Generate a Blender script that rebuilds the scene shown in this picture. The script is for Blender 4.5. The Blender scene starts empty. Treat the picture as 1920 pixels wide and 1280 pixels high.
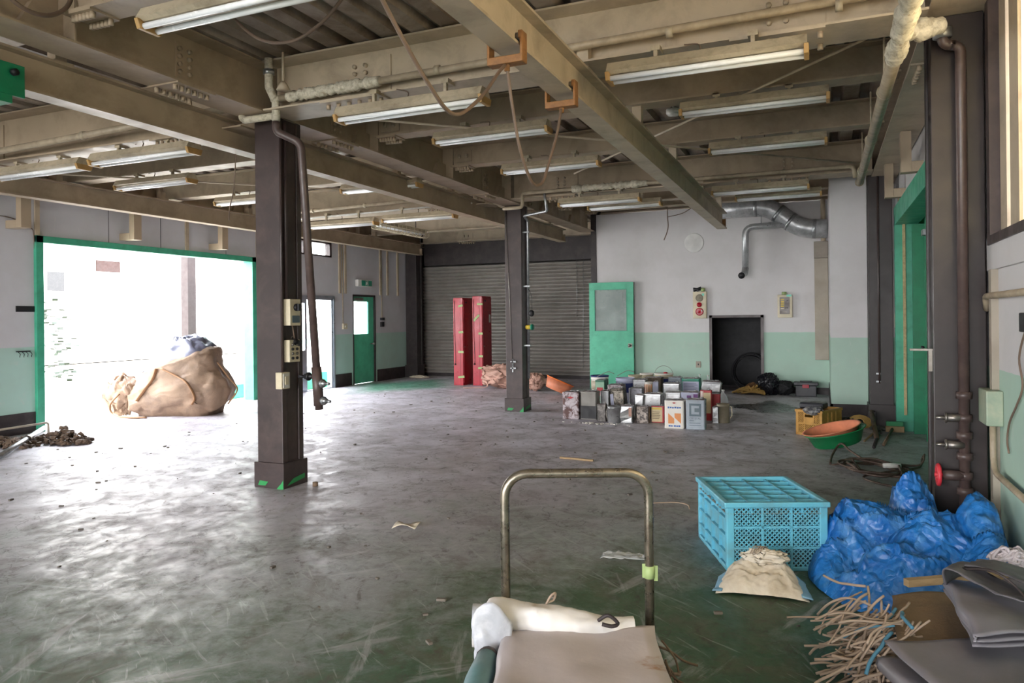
import bpy, bmesh, math, random
from mathutils import Vector, Matrix, noise
random.seed(7)
def nvec(v):
    v = Vector(v); return Vector((noise.noise(v+Vector((.3,.1,.7))), noise.noise(v+Vector((13.1,7.7,3.3))), noise.noise(v+Vector((5.9,21.3,11.7)))))
S = bpy.context.scene
C = S.collection
R = math.radians
PI = math.pi
# ------------------------------------------------------------------ materials
def _n(nt, t, **kw):
    n = nt.nodes.new(t)
    for k, v in kw.items():
        if k in n.inputs: n.inputs[k].default_value = v
        else: setattr(n, k, v)
    return n
def c4(c): return (c[0], c[1], c[2], 1)
def srgb(h):
    o = []
    for i in (0, 2, 4):
        v = int(h[i:i+2], 16)/255
        o.append(v/12.92 if v <= .04045 else ((v+.055)/1.055)**2.4)
    return tuple(o)
def ramp(nt, src, a, b):
    r = _n(nt, 'ShaderNodeMapRange', clamp=True)
    r.inputs['From Min'].default_value = a; r.inputs['From Max'].default_value = b
    nt.links.new(src, r.inputs['Value'])
    return r.outputs['Result']
def mixc(nt, fac, a, b, mode='MIX'):
    m = nt.nodes.new('ShaderNodeMix'); m.data_type = 'RGBA'; m.blend_type = mode
    for i, v in ((0, fac), (6, a), (7, b)):
        if isinstance(v, bpy.types.NodeSocket): nt.links.new(v, m.inputs[i])
        elif isinstance(v, (int, float)): m.inputs[i].default_value = v
        else: m.inputs[i].default_value = c4(v)
    return m.outputs[2]
def math_(nt, op, a, b=0.0):
    m = nt.nodes.new('ShaderNodeMath'); m.operation = op
    for i, v in ((0, a), (1, b)):
        if isinstance(v, bpy.types.NodeSocket): nt.links.new(v, m.inputs[i])
        else: m.inputs[i].default_value = v
    return m.outputs[0]
def noise_(nt, co, scale, detail=4, rough=.6, dist=0, sx=(1, 1, 1), rot=(0, 0, 0), off=(0, 0, 0)):
    mp = _n(nt, 'ShaderNodeMapping')
    if any(rot): mp.vector_type = 'TEXTURE'; mp.inputs['Scale'].default_value = tuple(1/x for x in sx)
    else: mp.inputs['Scale'].default_value = sx
    mp.inputs['Rotation'].default_value = rot; mp.inputs['Location'].default_value = off
    nt.links.new(co, mp.inputs['Vector'])
    n = _n(nt, 'ShaderNodeTexNoise', Scale=scale, Detail=detail, Roughness=rough, Distortion=dist)
    nt.links.new(mp.outputs[0], n.inputs['Vector'])
    return n.outputs[0]
def newmat(name):
    m = bpy.data.materials.new(name); m.use_nodes = True
    nt = m.node_tree; nt.nodes.clear()
    out = nt.nodes.new('ShaderNodeOutputMaterial'); b = nt.nodes.new('ShaderNodeBsdfPrincipled')
    nt.links.new(b.outputs[0], out.inputs[0])
    tc = nt.nodes.new('ShaderNodeTexCoord')
    return m, nt, b, tc.outputs['Object']
def mat(name, col, rough=.6, metal=0, dirt=None, damt=.5, dscale=6, dthr=(.45, .7), var=.12, bump=0, bscale=30, trans=0, alpha=1, stretch=(1, 1, 1), spec=.5, rvar=.1):
    if isinstance(col, str): col = srgb(col)
    if isinstance(dirt, str): dirt = srgb(dirt)
    m, nt, b, co = newmat(name)
    v = noise_(nt, co, dscale*.6, 3, .6, sx=stretch)
    dark = tuple(x*(1-var) for x in col); lite = tuple(min(1, x*(1+var)) for x in col)
    c = mixc(nt, ramp(nt, v, .35, .65), dark, lite)
    if dirt:
        d = noise_(nt, co, dscale, 6, .68, .4, sx=stretch, off=(3, 7, 1))
        f = math_(nt, 'MULTIPLY', ramp(nt, d, *dthr), damt)
        c = mixc(nt, f, c, dirt)
    nt.links.new(c, b.inputs['Base Color'])
    b.inputs['Metallic'].default_value = metal
    rr = noise_(nt, co, dscale*1.7, 4, .6, sx=stretch)
    mr = _n(nt, 'ShaderNodeMapRange'); nt.links.new(rr, mr.inputs['Value'])
    mr.inputs['From Min'].default_value = .3; mr.inputs['From Max'].default_value = .7
    mr.inputs['To Min'].default_value = max(.03, rough-rvar); mr.inputs['To Max'].default_value = min(1, rough+rvar)
    nt.links.new(mr.outputs[0], b.inputs['Roughness'])
    b.inputs['Transmission Weight'].default_value = trans
    b.inputs['Alpha'].default_value = alpha
    b.inputs['Specular IOR Level'].default_value = spec
    if bump:
        bn = noise_(nt, co, bscale, 5, .6)
        bp = _n(nt, 'ShaderNodeBump', Strength=bump, Distance=.01)
        nt.links.new(bn, bp.inputs['Height']); nt.links.new(bp.outputs[0], b.inputs['Normal'])
    return m
# ------------------------------------------------------------------ mesh building
class MB:
    def __init__(s): s.v = []; s.f = []; s.sm = []
    def add(s, vs, fs, smooth=False):
        o = len(s.v); s.v += [Vector(v) for v in vs]
        for f in fs: s.f.append([i+o for i in f]); s.sm.append(smooth)
        return s
    def box(s, x0, y0, z0, x1, y1, z1):
        x0, x1 = sorted((x0, x1)); y0, y1 = sorted((y0, y1)); z0, z1 = sorted((z0, z1))
        return s.add([(x0,y0,z0),(x1,y0,z0),(x1,y1,z0),(x0,y1,z0),(x0,y0,z1),(x1,y0,z1),(x1,y1,z1),(x0,y1,z1)],
              [(0,3,2,1),(4,5,6,7),(0,1,5,4),(1,2,6,5),(2,3,7,6),(3,0,4,7)])
    def obox(s, c, d, M=None):
        h = [x/2 for x in d]; M = M or Matrix.Identity(3); c = Vector(c)
        vs = [c + M @ Vector((sx*h[0], sy*h[1], sz*h[2])) for sz in (-1,1) for sx, sy in ((-1,-1),(1,-1),(1,1),(-1,1))]
        return s.add(vs, [(0,3,2,1),(4,5,6,7),(0,1,5,4),(1,2,6,5),(2,3,7,6),(3,0,4,7)])
    def tube(s, pts, r, n=10, caps=True, flat=1.0, closed=False):
        pts = [Vector(p) for p in pts]; k = len(pts); vs = []; up = None
        for i, p in enumerate(pts):
            a = pts[i-1] if (i or closed) else p; b = pts[(i+1) % k] if (i < k-1 or closed) else p
            t = (b-a).normalized()
            if up is None:
                up = Vector((0,0,1)) if abs(t.z) < .9 else Vector((1,0,0))
            x = up - t*up.dot(t)
            x = x.normalized() if x.length > 1e-6 else t.orthogonal().normalized()
            up = x; y = t.cross(x); ri = r[i] if isinstance(r, (list, tuple)) else r
            for j in range(n):
                a_ = 2*PI*j/n; vs.append(p + x*math.cos(a_)*ri*flat + y*math.sin(a_)*ri)
        fs = []
        for i in range(k if closed else k-1):
            for j in range(n):
                i2 = (i+1) % k
                fs.append((i*n+j, i*n+(j+1) % n, i2*n+(j+1) % n, i2*n+j))
        if caps and not closed: fs.append(tuple(range(n))[::-1]); fs.append(tuple((k-1)*n+j for j in range(n)))
        return s.add(vs, fs, True)
    def cyl(s, a, b, r, n=14, r2=None): return s.tube([a, b], [r, r if r2 is None else r2], n)
    def sphere(s, c, r, n=12, sc=(1,1,1)):
        vs = []; fs = []; c = Vector(c)
        for i in range(n//2+1):
            th = PI*i/(n//2)
            for j in range(n):
                ph = 2*PI*j/n
                vs.append(c+Vector((math.sin(th)*math.cos(ph)*r*sc[0], math.sin(th)*math.sin(ph)*r*sc[1], math.cos(th)*r*sc[2])))
        for i in range(n//2):
            for j in range(n): fs.append((i*n+j, (i+1)*n+j, (i+1)*n+(j+1) % n, i*n+(j+1) % n))
        return s.add(vs, fs, True)
    def lathe(s, prof, c=(0,0,0), n=24, M=None):
        vs = []; fs = []; c = Vector(c); M = M or Matrix.Identity(3)
        for r, z in prof:
            for j in range(n):
                a = 2*PI*j/n; vs.append(c + M @ Vector((r*math.cos(a), r*math.sin(a), z)))
        for i in range(len(prof)-1):
            for j in range(n): fs.append((i*n+j, i*n+(j+1) % n, (i+1)*n+(j+1) % n, (i+1)*n+j))
        fs.append(tuple(range(n))[::-1]); fs.append(tuple((len(prof)-1)*n+j for j in range(n)))
        return s.add(vs, fs, True)
    def grid(s, fn, nu, nv, smooth=True, flip=False):
        vs = [fn(i/nu, j/nv) for i in range(nu+1) for j in range(nv+1)]
        fs = []
        for i in range(nu):
            for j in range(nv):
                q = (i*(nv+1)+j, (i+1)*(nv+1)+j, (i+1)*(nv+1)+j+1, i*(nv+1)+j+1)
                fs.append(q[::-1] if flip else q)
        return s.add(vs, fs, smooth)
    def prism(s, poly, a, b, axis=1):
        """poly: 2-D outline in the two axes other than axis, extruded from a to b"""
        n = len(poly)
        def mk(p, t): return (t, p[0], p[1]) if axis == 0 else ((p[0], t, p[1]) if axis == 1 else (p[0], p[1], t))
        vs = [mk(p, a) for p in poly]+[mk(p, b) for p in poly]
        fs = [tuple(range(n)), tuple(range(2*n-1, n-1, -1))]+[(i, n+i, n+(i+1) % n, (i+1) % n) for i in range(n)]
        return s.add(vs, fs)
    def ibeam(s, axis, a, b, c, z0, z1, fw, ft=.014, wt=.012):
        def bx(c0, c1, q0, q1):
            if axis == 'x': s.box(a, c0, q0, b, c1, q1)
            else: s.box(c0, a, q0, c1, b, q1)
        bx(c-fw/2, c+fw/2, z0, z0+ft); bx(c-fw/2, c+fw/2, z1-ft, z1); bx(c-wt/2, c+wt/2, z0+ft, z1-ft)
        return s
    def xf(s, M):
        s.v = [M @ v for v in s.v]; return s
def wm(o):
    M = Matrix.Identity(4)
    while o:
        M = Matrix.LocRotScale(o.location, o.rotation_euler, o.scale) @ M; o = o.parent
    return M
def obj(name, mb, m, parent=None, local=False, bev=0, smooth=None, solid=0, sub=0, kind=None, label=None):
    me = bpy.data.meshes.new(name)
    vs = mb.v
    if parent and not local:
        I = wm(parent).inverted(); vs = [I @ v for v in vs]
    me.from_pydata([tuple(v) for v in vs], [], mb.f)
    me.polygons.foreach_set('use_smooth', mb.sm if smooth is None else [smooth]*len(mb.sm))
    bm = bmesh.new(); bm.from_mesh(me); bmesh.ops.recalc_face_normals(bm, faces=bm.faces); bm.to_mesh(me); bm.free()
    me.update(); me.materials.append(m)
    o = bpy.data.objects.new(name, me); C.objects.link(o)
    if parent: o.parent = parent
    if solid:
        md = o.modifiers.new('s', 'SOLIDIFY'); md.thickness = solid; md.offset = 0
    if bev:
        md = o.modifiers.new('b', 'BEVEL'); md.width = bev; md.segments = 2; md.limit_method = 'ANGLE'; md.angle_limit = R(40)
    if sub:
        md = o.modifiers.new('u', 'SUBSURF'); md.levels = sub; md.render_levels = sub
    if kind: o['kind'] = kind
    if label: o['label'] = label
    return o
def tag(o, label, cat, group=None, kind=None):
    o['label'] = label; o['category'] = cat
    if group: o['group'] = group
    if kind: o['kind'] = kind
    return o
def thing(name, label, cat, loc=(0,0,0), rz=0, group=None):
    o = bpy.data.objects.new(name, None); C.objects.link(o); o.empty_display_size = .05
    o.location = loc; o.rotation_euler = (0, 0, rz)
    return tag(o, label, cat, group)
def struct(name, mb, m, parent=None, label=None, bev=0):
    o = obj(name, mb, m, parent, bev=bev)
    if not parent: o['kind'] = 'structure'
    if label: o['label'] = label
    return o
def dup(root, loc, rz=None, label=None):
    r = root.copy(); C.objects.link(r); r.location = loc
    if rz is not None: r.rotation_euler = (0, 0, rz)
    if label: r['label'] = label
    for ch in list(root.children):
        c = ch.copy(); C.objects.link(c); c.parent = r
        for g in list(ch.children):
            d = g.copy(); C.objects.link(d); d.parent = c
    return r
def arc(c, r, a0, a1, n, ax=(0, 2)):
    o = []
    for i in range(n+1):
        a = a0+(a1-a0)*i/n; p = list(c); p[ax[0]] += r*math.cos(a); p[ax[1]] += r*math.sin(a); o.append(tuple(p))
    return o
def smoothpath(pts, n=6):
    """Catmull-Rom through points"""
    P = [Vector(p) for p in pts]; P = [P[0]*2-P[1]]+P+[P[-1]*2-P[-2]]; o = []
    for i in range(1, len(P)-2):
        for k in range(n):
            t = k/n; a, b, c, d = P[i-1:i+3]
            o.append(.5*((2*b)+(c-a)*t+(2*a-5*b+4*c-d)*t*t+(3*b-a-3*c+d)*t**3))
    o.append(P[-2]); return o
def rotz(a): return Matrix.Rotation(a, 3, 'Z')
def crumple(p, sc, amp, seed=0):
    """displacement vector with sharp creases like creased sheet"""
    q = Vector(p)*sc+Vector((seed*3.1, seed*1.7, seed*2.3))
    o = Vector((0,0,0))
    for k in range(3):
        f = 1.9**k
        n = nvec(q*f)
        r = 1-abs(noise.noise(q*f*1.1+Vector((9,2,5))))*2.2
        o += (n*.6+Vector((0,0,1))*r*.5)*(amp/(1.75**k))
    return o
def textmesh(body, size):
    cu = bpy.data.curves.new('t', 'FONT'); cu.body = body; cu.size = size; cu.extrude = .0008; cu.align_x = 'CENTER'
    o = bpy.data.objects.new('t', cu); C.objects.link(o)
    bpy.context.view_layer.update()
    me = bpy.data.meshes.new_from_object(o.evaluated_get(bpy.context.evaluated_depsgraph_get()))
    vs = [v.co.copy() for v in me.vertices]; fs = [tuple(p.vertices) for p in me.polygons]
    bpy.data.objects.remove(o); bpy.data.meshes.remove(me)
    mb = MB(); mb.add(vs, fs); return mb
# ------------------------------------------------------------------ palette
M = {}
M['tan'] = mat('beam_paint', 'A8967F', .5, dirt='6A5B4A', damt=.5, dscale=2.5, bump=.05, var=.08)
M['tan2'] = mat('beam_paint_pale', 'B7A892', .5, dirt='6F604F', damt=.45, dscale=3, bump=.05, var=.08)
M['deck'] = mat('deck_metal', 'A3968A', .5, dirt='5E4A38', damt=.75, dscale=1.6, dthr=(.42, .62), var=.2)
M['brown'] = mat('column_paint', '3c3130', .42, dirt='5d4e49', damt=.5, dscale=4, var=.1, bump=.04)
M['dark'] = mat('base_paint', '2b2324', .55, dirt='4a413d', damt=.5, dscale=5)
M['green'] = mat('green_paint', '43A484', .4, dirt='1f6d52', damt=.4, dscale=5)
M['leafgreen'] = mat('door_green', '52B592', .42, dirt='37866a', damt=.45, dscale=7, dthr=(.55, .75))
M['deepgreen'] = mat('deep_green', '0F7D55', .45, dirt='0a4f38', damt=.4)
M['white'] = mat('white_enamel', 'D6D5CF', .45, dirt='a39a88', damt=.4)
M['tube'] = mat('tube_glass', 'F2F4F6', .22, var=.01)
M['endcap'] = mat('yellowed_plastic', 'B58F55', .5, dirt='7a5a30')
M['fixture'] = mat('fixture_enamel', 'B7AA92', .45, dirt='6b5b45', damt=.6, dscale=8)
M['shadecol'] = mat('shaded_column_paint', '261d1c', .4, dirt='3d3230', damt=.4, dscale=4, var=.1)  # column brown darkened: shade on the right-hand columns put into the colour
M['steel'] = mat('worn_steel', '8f8a84', .38, .85, dirt='5a4a3a', damt=.5, dscale=9)
M['galv'] = mat('galvanised', 'A3A6A8', .36, .8, dirt='72716f', damt=.6, dscale=14)
M['pipe'] = mat('painted_pipe', 'A69780', .5, dirt='6b5f4e', damt=.5, dscale=9)
M['flake'] = mat('flaking_lagging', 'C9C2AF', .8, dirt='7e725b', damt=.8, dscale=25, bump=.5, bscale=60)
M['orange'] = mat('rust_orange', '8E6236', .6, dirt='5a3c20', damt=.6, dscale=20)
M['cable'] = mat('cable_rubber', '6F5C4E', .6)
M['black'] = mat('black_rubber', '17161a', .5)
M['blackplastic'] = mat('black_plastic', '202127', .38, dirt='3a3a3e', damt=.3)
M['red'] = mat('locker_red', 'A51228', .35, dirt='7b0f1f', damt=.3, dscale=5)
M['redpaint'] = mat('red_paint', 'C3343F', .45)
M['tape'] = mat('green_tape', '98ab72', .6, var=.05)
M['cream'] = mat('cream_plastic', 'CFC4A8', .45, dirt='9d9077', damt=.35)
M['alu'] = mat('aluminium', 'A9B2BA', .35, .7)
M['crate'] = mat('teal_plastic', '66B6CE', .42, dirt='6d7d78', damt=.55, dscale=7, var=.06)
M['ycrate'] = mat('yellow_plastic', 'BE8E45', .45, dirt='7a5a2c', damt=.5, dscale=9)
M['tarp'] = None
M['canvas'] = mat('cream_canvas', 'DDD3C2', .75, dirt='a08a68', damt=.5, dscale=6, bump=.2)
M['bag'] = mat('bag_weave', '8f7661', .7, dirt='5f4c40', damt=.75, dscale=3.2, bump=.3, bscale=70)
M['strap'] = mat('bag_strap', '9A7352', .7)
M['liner'] = mat('grey_liner', '626272', .35, dirt='6b6b7d', damt=.7, dscale=6)
M['pink'] = mat('pink_bag', 'BE9686', .7, dirt='8e6a58', damt=.5, dscale=7)
M['gtarp'] = mat('grey_vinyl', '7E7A80', .42, dirt='6b635c', damt=.4, dscale=4, bump=.12, bscale=25)
M['ptarp'] = mat('pinkish_vinyl', 'B1A9AB', .5, dirt='94683f', damt=.8, dscale=5, dthr=(.6,.7), bump=.2, bscale=14)
M['btarp'] = mat('brown_canvas', '7B674E', .75, dirt='5a4835', damt=.5, dscale=6, bump=.3, bscale=90)
M['rope'] = mat('tan_cord', 'A08C7A', .8)
M['ropeb'] = mat('blue_cord', '4B7C93', .8)
M['ropew'] = mat('pale_cord', 'B9AFB2', .8)
M['yrope'] = mat('yellow_rope', 'A9874A', .85)
M['wood'] = mat('raw_wood', 'A88D68', .7, dirt='6e573c', damt=.5, dscale=9, stretch=(1,1,6))
M['oldwood'] = mat('grey_wood', '6E5A47', .8, dirt='3f3228', damt=.5, dscale=9)
M['tin'] = mat('tin', 'A6A7A8', .34, .65, dirt='6c6661', damt=.6, dscale=9)
M['rusttin'] = mat('rusty_tin', 'B3A9AD', .5, .2, dirt='4d2a22', damt=.95, dscale=13, dthr=(.44, .56))
M['darktin'] = mat('dark_tin', '4b4744', .45, .5, dirt='8b8580', damt=.6, dscale=16)
M['labelw'] = mat('label_white', 'E0DBD2', .5, var=.03)
M['labelcream'] = mat('label_cream', 'D4C29A', .55, dirt='a58a60', damt=.4)
M['labelor'] = mat('label_orange', 'D88A48', .5, var=.03)
M['labelblue'] = mat('label_blue', '2F5FA8', .5)
M['labelnavy'] = mat('label_navy', '27336e', .5)
M['labelslate'] = mat('label_slate', '54666F', .5)
M['labelgrey'] = mat('can_greyblue', '9AA4AE', .45, dirt='7b848d', damt=.4)
M['labelyel'] = mat('label_yellow', 'D8B93A', .5)
M['labelgreen'] = mat('label_green', '2E6B50', .45)
M['labelteal'] = mat('label_teal', '17856A', .45)
M['labelred'] = mat('label_red', 'B5353A', .5)
M['labelpurple'] = mat('label_purple', '6C3E7C', .5)
M['labellilac'] = mat('label_lilac', 'B7BAD2', .5)
M['bowlo'] = mat('orange_plastic', 'E8762F', .4)
M['bowlp'] = mat('salmon_plastic', 'DE8A66', .5, dirt='a8604a', damt=.4)
M['bowlg'] = mat('green_plastic', '17804A', .4, dirt='3f7d5c', damt=.4)
M['sackblue'] = mat('sack_blue', '7CA6C0', .6)
M['soil'] = mat('debris', '6f6257', .9, dirt='3f342c', damt=.8, dscale=12)
M['duct'] = mat('spiral_duct', 'B4B6B8', .36, .5, dirt='77787a', damt=.6, dscale=10)
M['panelbox'] = mat('panel_paint', '9F9586', .5, dirt='877b6a', damt=.4, dscale=3)
M['shutter'] = mat('shutter_slat', '8A857F', .42, .1, dirt='736d65', damt=.4, dscale=3)
M['pvc'] = mat('insulated_brown_pipe', '4b3d3a', .4, dirt='6b5a52', damt=.4, dscale=10)
def glass(name, col=(.9,.95,.95), rough=.05, alpha=.35):
    m, nt, b, co = newmat(name)
    b.inputs['Base Color'].default_value = c4(col); b.inputs['Roughness'].default_value = rough; b.inputs['Alpha'].default_value = alpha
    return m
M['glass'] = glass('window_glass', alpha=.2)
M['greyglass'] = mat('figured_glass', '8f9c98', .3, dirt='a8b3ae', damt=.4, dscale=3, alpha=.75)
M['clear'] = glass('clear_plastic', (.85,.88,.9), .15, .35)
def frosted():
    m = bpy.data.materials.new('frosted_glass'); m.use_nodes = True; nt = m.node_tree; nt.nodes.clear()
    out = nt.nodes.new('ShaderNodeOutputMaterial'); t = nt.nodes.new('ShaderNodeBsdfTranslucent'); t.inputs[0].default_value = (.60, .54, .42, 1)
    nt.links.new(t.outputs[0], out.inputs[0]); return m
M['frosted'] = frosted()
def tarpmat():
    m, nt, b, co = newmat('blue_tarp')
    n1 = noise_(nt, co, 3, 6, .65, .6); n2 = noise_(nt, co, 6, 5, .6, 1.2)
    c = mixc(nt, ramp(nt, n1, .35, .65), srgb('1258A4'), srgb('2777C0'))
    c = mixc(nt, math_(nt, 'MULTIPLY', ramp(nt, n2, .52, .68), .55), c, srgb('669DD0'))  # pale blue patches: light catching the folds, put into the colour
    nt.links.new(c, b.inputs['Base Color']); b.inputs['Roughness'].default_value = .36
    vo = _n(nt, 'ShaderNodeTexVoronoi', Scale=3.8, Randomness=1.0); vo.feature = 'DISTANCE_TO_EDGE'
    mp = nt.nodes.new('ShaderNodeVectorMath'); mp.operation = 'ADD'; nt.links.new(co, mp.inputs[0])
    nz = _n(nt, 'ShaderNodeTexNoise', Scale=4.0, Detail=3.0); nt.links.new(co, nz.inputs['Vector']); nt.links.new(nz.outputs['Color'], mp.inputs[1]); nt.links.new(mp.outputs[0], vo.inputs['Vector'])
    wv = noise_(nt, co, 90, 2, .5)
    h = math_(nt, 'ADD', math_(nt, 'MULTIPLY', ramp(nt, vo.outputs['Distance'], 0, .35), 1.0), math_(nt, 'ADD', math_(nt, 'MULTIPLY', n2, .9), math_(nt, 'MULTIPLY', wv, .06)))
    bp = _n(nt, 'ShaderNodeBump', Strength=.5, Distance=.03); nt.links.new(h, bp.inputs['Height']); nt.links.new(bp.outputs[0], b.inputs['Normal'])
    return m
M['tarp'] = tarpmat()
# wall: white over mint dado
def wallmat(name, up, low, z=1.11, blotch=.5):
    m, nt, b, co = newmat(name)
    sp = nt.nodes.new('ShaderNodeSeparateXYZ'); nt.links.new(co, sp.inputs[0])
    n1 = noise_(nt, co, 1.3, 5, .65); n2 = noise_(nt, co, 7, 6, .7)
    zz = math_(nt, 'ADD', sp.outputs['Z'], math_(nt, 'MULTIPLY', math_(nt, 'SUBTRACT', n2, .5), .012))
    f = math_(nt, 'GREATER_THAN', zz, z)
    c = mixc(nt, f, srgb(low), srgb(up))
    c = mixc(nt, math_(nt, 'MULTIPLY', ramp(nt, n1, .42, .72), blotch*.5), c, srgb('9a958e'))
    c = mixc(nt, math_(nt, 'MULTIPLY', ramp(nt, n2, .58, .72), .3), c, srgb('c9c6c0'))
    sc = noise_(nt, co, 5, 8, .75, 1.2, sx=(1, 1, .35))
    c = mixc(nt, math_(nt, 'MULTIPLY', ramp(nt, sc, .64, .7), .4), c, srgb('d8d7d4'))
    nt.links.new(c, b.inputs['Base Color']); b.inputs['Roughness'].default_value = .62
    bp = _n(nt, 'ShaderNodeBump', Strength=.12, Distance=.01); nt.links.new(n2, bp.inputs['Height']); nt.links.new(bp.outputs[0], b.inputs['Normal'])
    return m
M['wall'] = wallmat('wall_paint', 'CFCCCD', 'A9C6B6')
M['wallL'] = wallmat('wall_panel_paint', 'C6C6CB', 'A9CABF', 1.11)
# floor: worn green paint under dust, scuffed by tyres
def floormat():
    m, nt, b, co = newmat('worn_green_floor')
    sp = nt.nodes.new('ShaderNodeSeparateXYZ'); nt.links.new(co, sp.inputs[0]); X, Y = sp.outputs[0], sp.outputs[1]
    big = noise_(nt, co, .5, 4, .6, .6); mid = noise_(nt, co, 1.7, 8, .68, .5); fine = noise_(nt, co, 16, 8, .75); vf = noise_(nt, co, 60, 4, .7)
    # where the paint has survived: near the right wall and the camera end, by the exit door
    d1 = math_(nt, 'ADD', math_(nt, 'MULTIPLY', X, .15), math_(nt, 'MULTIPLY', Y, -.17))
    keep = math_(nt, 'ADD', d1, math_(nt, 'MULTIPLY', math_(nt, 'SUBTRACT', big, .5), .7))
    keep = math_(nt, 'ADD', keep, math_(nt, 'MULTIPLY', math_(nt, 'SUBTRACT', mid, .5), 1.3))
    keep = math_(nt, 'ADD', keep, math_(nt, 'MULTIPLY', math_(nt, 'SUBTRACT', fine, .5), .5))
    g = ramp(nt, keep, -1.4, -.7)
    ex = math_(nt, 'ABSOLUTE', math_(nt, 'ADD', X, 8.3)); ey = math_(nt, 'ABSOLUTE', math_(nt, 'SUBTRACT', Y, 13.6))
    ed = math_(nt, 'ADD', math_(nt, 'MULTIPLY', ex, .55), math_(nt, 'MULTIPLY', ey, .4))
    g2 = ramp(nt, math_(nt, 'ADD', ed, math_(nt, 'MULTIPLY', mid, .6)), 1.2, .7)
    dust = mixc(nt, ramp(nt, mid, .38, .62), srgb('ACA7AF'), srgb('DAD6E0'))
    dust = mixc(nt, math_(nt, 'MULTIPLY', ramp(nt, big, .48, .7), .4), dust, srgb('9A9088'))
    pnt = mixc(nt, ramp(nt, mid, .38, .66), srgb('2A5236'), srgb('4C5E48'))
    pnt = mixc(nt, math_(nt, 'MULTIPLY', ramp(nt, fine, .48, .66), .5), pnt, srgb('595747'))
    c = mixc(nt, g, dust, pnt)
    c = mixc(nt, math_(nt, 'MULTIPLY', g2, .85), c, srgb('2f8a66'))
    # brown grime and dark speckle
    gr = noise_(nt, co, 2.6, 9, .74, .8, off=(4, 1, 0))
    c = mixc(nt, math_(nt, 'MULTIPLY', ramp(nt, gr, .50, .62), .42), c, srgb('6A6058'))
    g3 = noise_(nt, co, 7, 9, .78, .4, off=(8, 2, 0), sx=(1.3, .8, 1), rot=(0, 0, .4))
    c = mixc(nt, math_(nt, 'MULTIPLY', ramp(nt, g3, .56, .63), .6), c, srgb('544b45'))
    g4 = noise_(nt, co, 22, 10, .8, .6, off=(2, 9, 0))
    c = mixc(nt, math_(nt, 'MULTIPLY', ramp(nt, g4, .57, .64), .55), c, srgb('4a423d'))
    vc = _n(nt, 'ShaderNodeTexVoronoi', Scale=1.3); vc.feature = 'DISTANCE_TO_EDGE'
    wz = nt.nodes.new('ShaderNodeVectorMath'); wz.operation = 'ADD'; wn = _n(nt, 'ShaderNodeTexNoise', Scale=3.0, Detail=6.0); nt.links.new(co, wn.inputs['Vector'])
    nt.links.new(co, wz.inputs[0]); nt.links.new(wn.outputs['Color'], wz.inputs[1]); nt.links.new(wz.outputs[0], vc.inputs['Vector'])
    ck = math_(nt, 'MULTIPLY', ramp(nt, vc.outputs['Distance'], .012, .004), ramp(nt, big, .47, .55))
    c = mixc(nt, math_(nt, 'MULTIPLY', ck, .5), c, srgb('3f3834'))
    for k, (rz, th) in enumerate(((.55, .645), (-.5, .65), (1.35, .65), (2.4, .645))):       # short scratches
        s_ = noise_(nt, co, 5.5, 3, .55, .15, sx=(.45, 5.5, 1), rot=(0, 0, rz), off=(k*11, k*7, 0))
        c = mixc(nt, math_(nt, 'MULTIPLY', ramp(nt, s_, th, th+.04), .26), c, srgb('BEC2C0' if k % 2 else '4e4640'))
    # scuffs in several directions, only where feet and tyres went
    for k, (rz, sx, sy, sc, th) in enumerate(((.75, .5, 3.0, 1.6, .60), (-.6, .5, 3.2, 1.5, .61), (1.25, .5, 3.0, 1.7, .61), (.15, .45, 3.6, 2.0, .62), (2.0, .45, 3.4, 2.4, .62))):
        s_ = noise_(nt, co, sc, 6, .6, .25, sx=(sx, sy, 1), rot=(0, 0, rz), off=(k*5, k*3, 0))
        c = mixc(nt, math_(nt, 'MULTIPLY', math_(nt, 'MULTIPLY', ramp(nt, s_, th+.01, th+.06), .32), ramp(nt, fine, .3, .5)), c, srgb('A8B4AE' if k % 2 else 'BFBCC2'))
    # wavy tyre marks
    wv = _n(nt, 'ShaderNodeTexWave', Scale=2.6, Distortion=1.2, Detail=2); wv.wave_type = 'RINGS'; wv.rings_direction = 'Z'
    mp = _n(nt, 'ShaderNodeMapping'); mp.inputs['Location'].default_value = (7.6, -3.6, 0); nt.links.new(co, mp.inputs[0]); nt.links.new(mp.outputs[0], wv.inputs[0])
    tx = math_(nt, 'ABSOLUTE', math_(nt, 'ADD', X, 5.6)); ty = math_(nt, 'ABSOLUTE', math_(nt, 'SUBTRACT', Y, 4.6))
    tm = ramp(nt, math_(nt, 'MAXIMUM', tx, ty), .9, .4)
    tm = math_(nt, 'MULTIPLY', tm, ramp(nt, wv.outputs['Fac'], .72, .86)); tm = math_(nt, 'MULTIPLY', tm, ramp(nt, mid, .45, .58))
    c = mixc(nt, math_(nt, 'MULTIPLY', tm, .7), c, srgb('C9C6CC'))
    # wet oil stain by the back wall
    ox = math_(nt, 'ABSOLUTE', math_(nt, 'ADD', X, .85)); oy = math_(nt, 'MULTIPLY', math_(nt, 'ABSOLUTE', math_(nt, 'SUBTRACT', Y, 12.05)), .75)
    od = math_(nt, 'ADD', math_(nt, 'ADD', ox, oy), math_(nt, 'MULTIPLY', math_(nt, 'SUBTRACT', mid, .5), 1.6))
    oil = ramp(nt, od, .62, .54)
    c = mixc(nt, math_(nt, 'MULTIPLY', oil, .85), c, srgb('1f1d1a'))
    nt.links.new(c, b.inputs['Base Color'])
    rg = math_(nt, 'ADD', math_(nt, 'MULTIPLY', ramp(nt, gr, .35, .65), .28), .26)
    rg = math_(nt, 'ADD', rg, math_(nt, 'MULTIPLY', ramp(nt, g3, .4, .62), .2))
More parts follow.
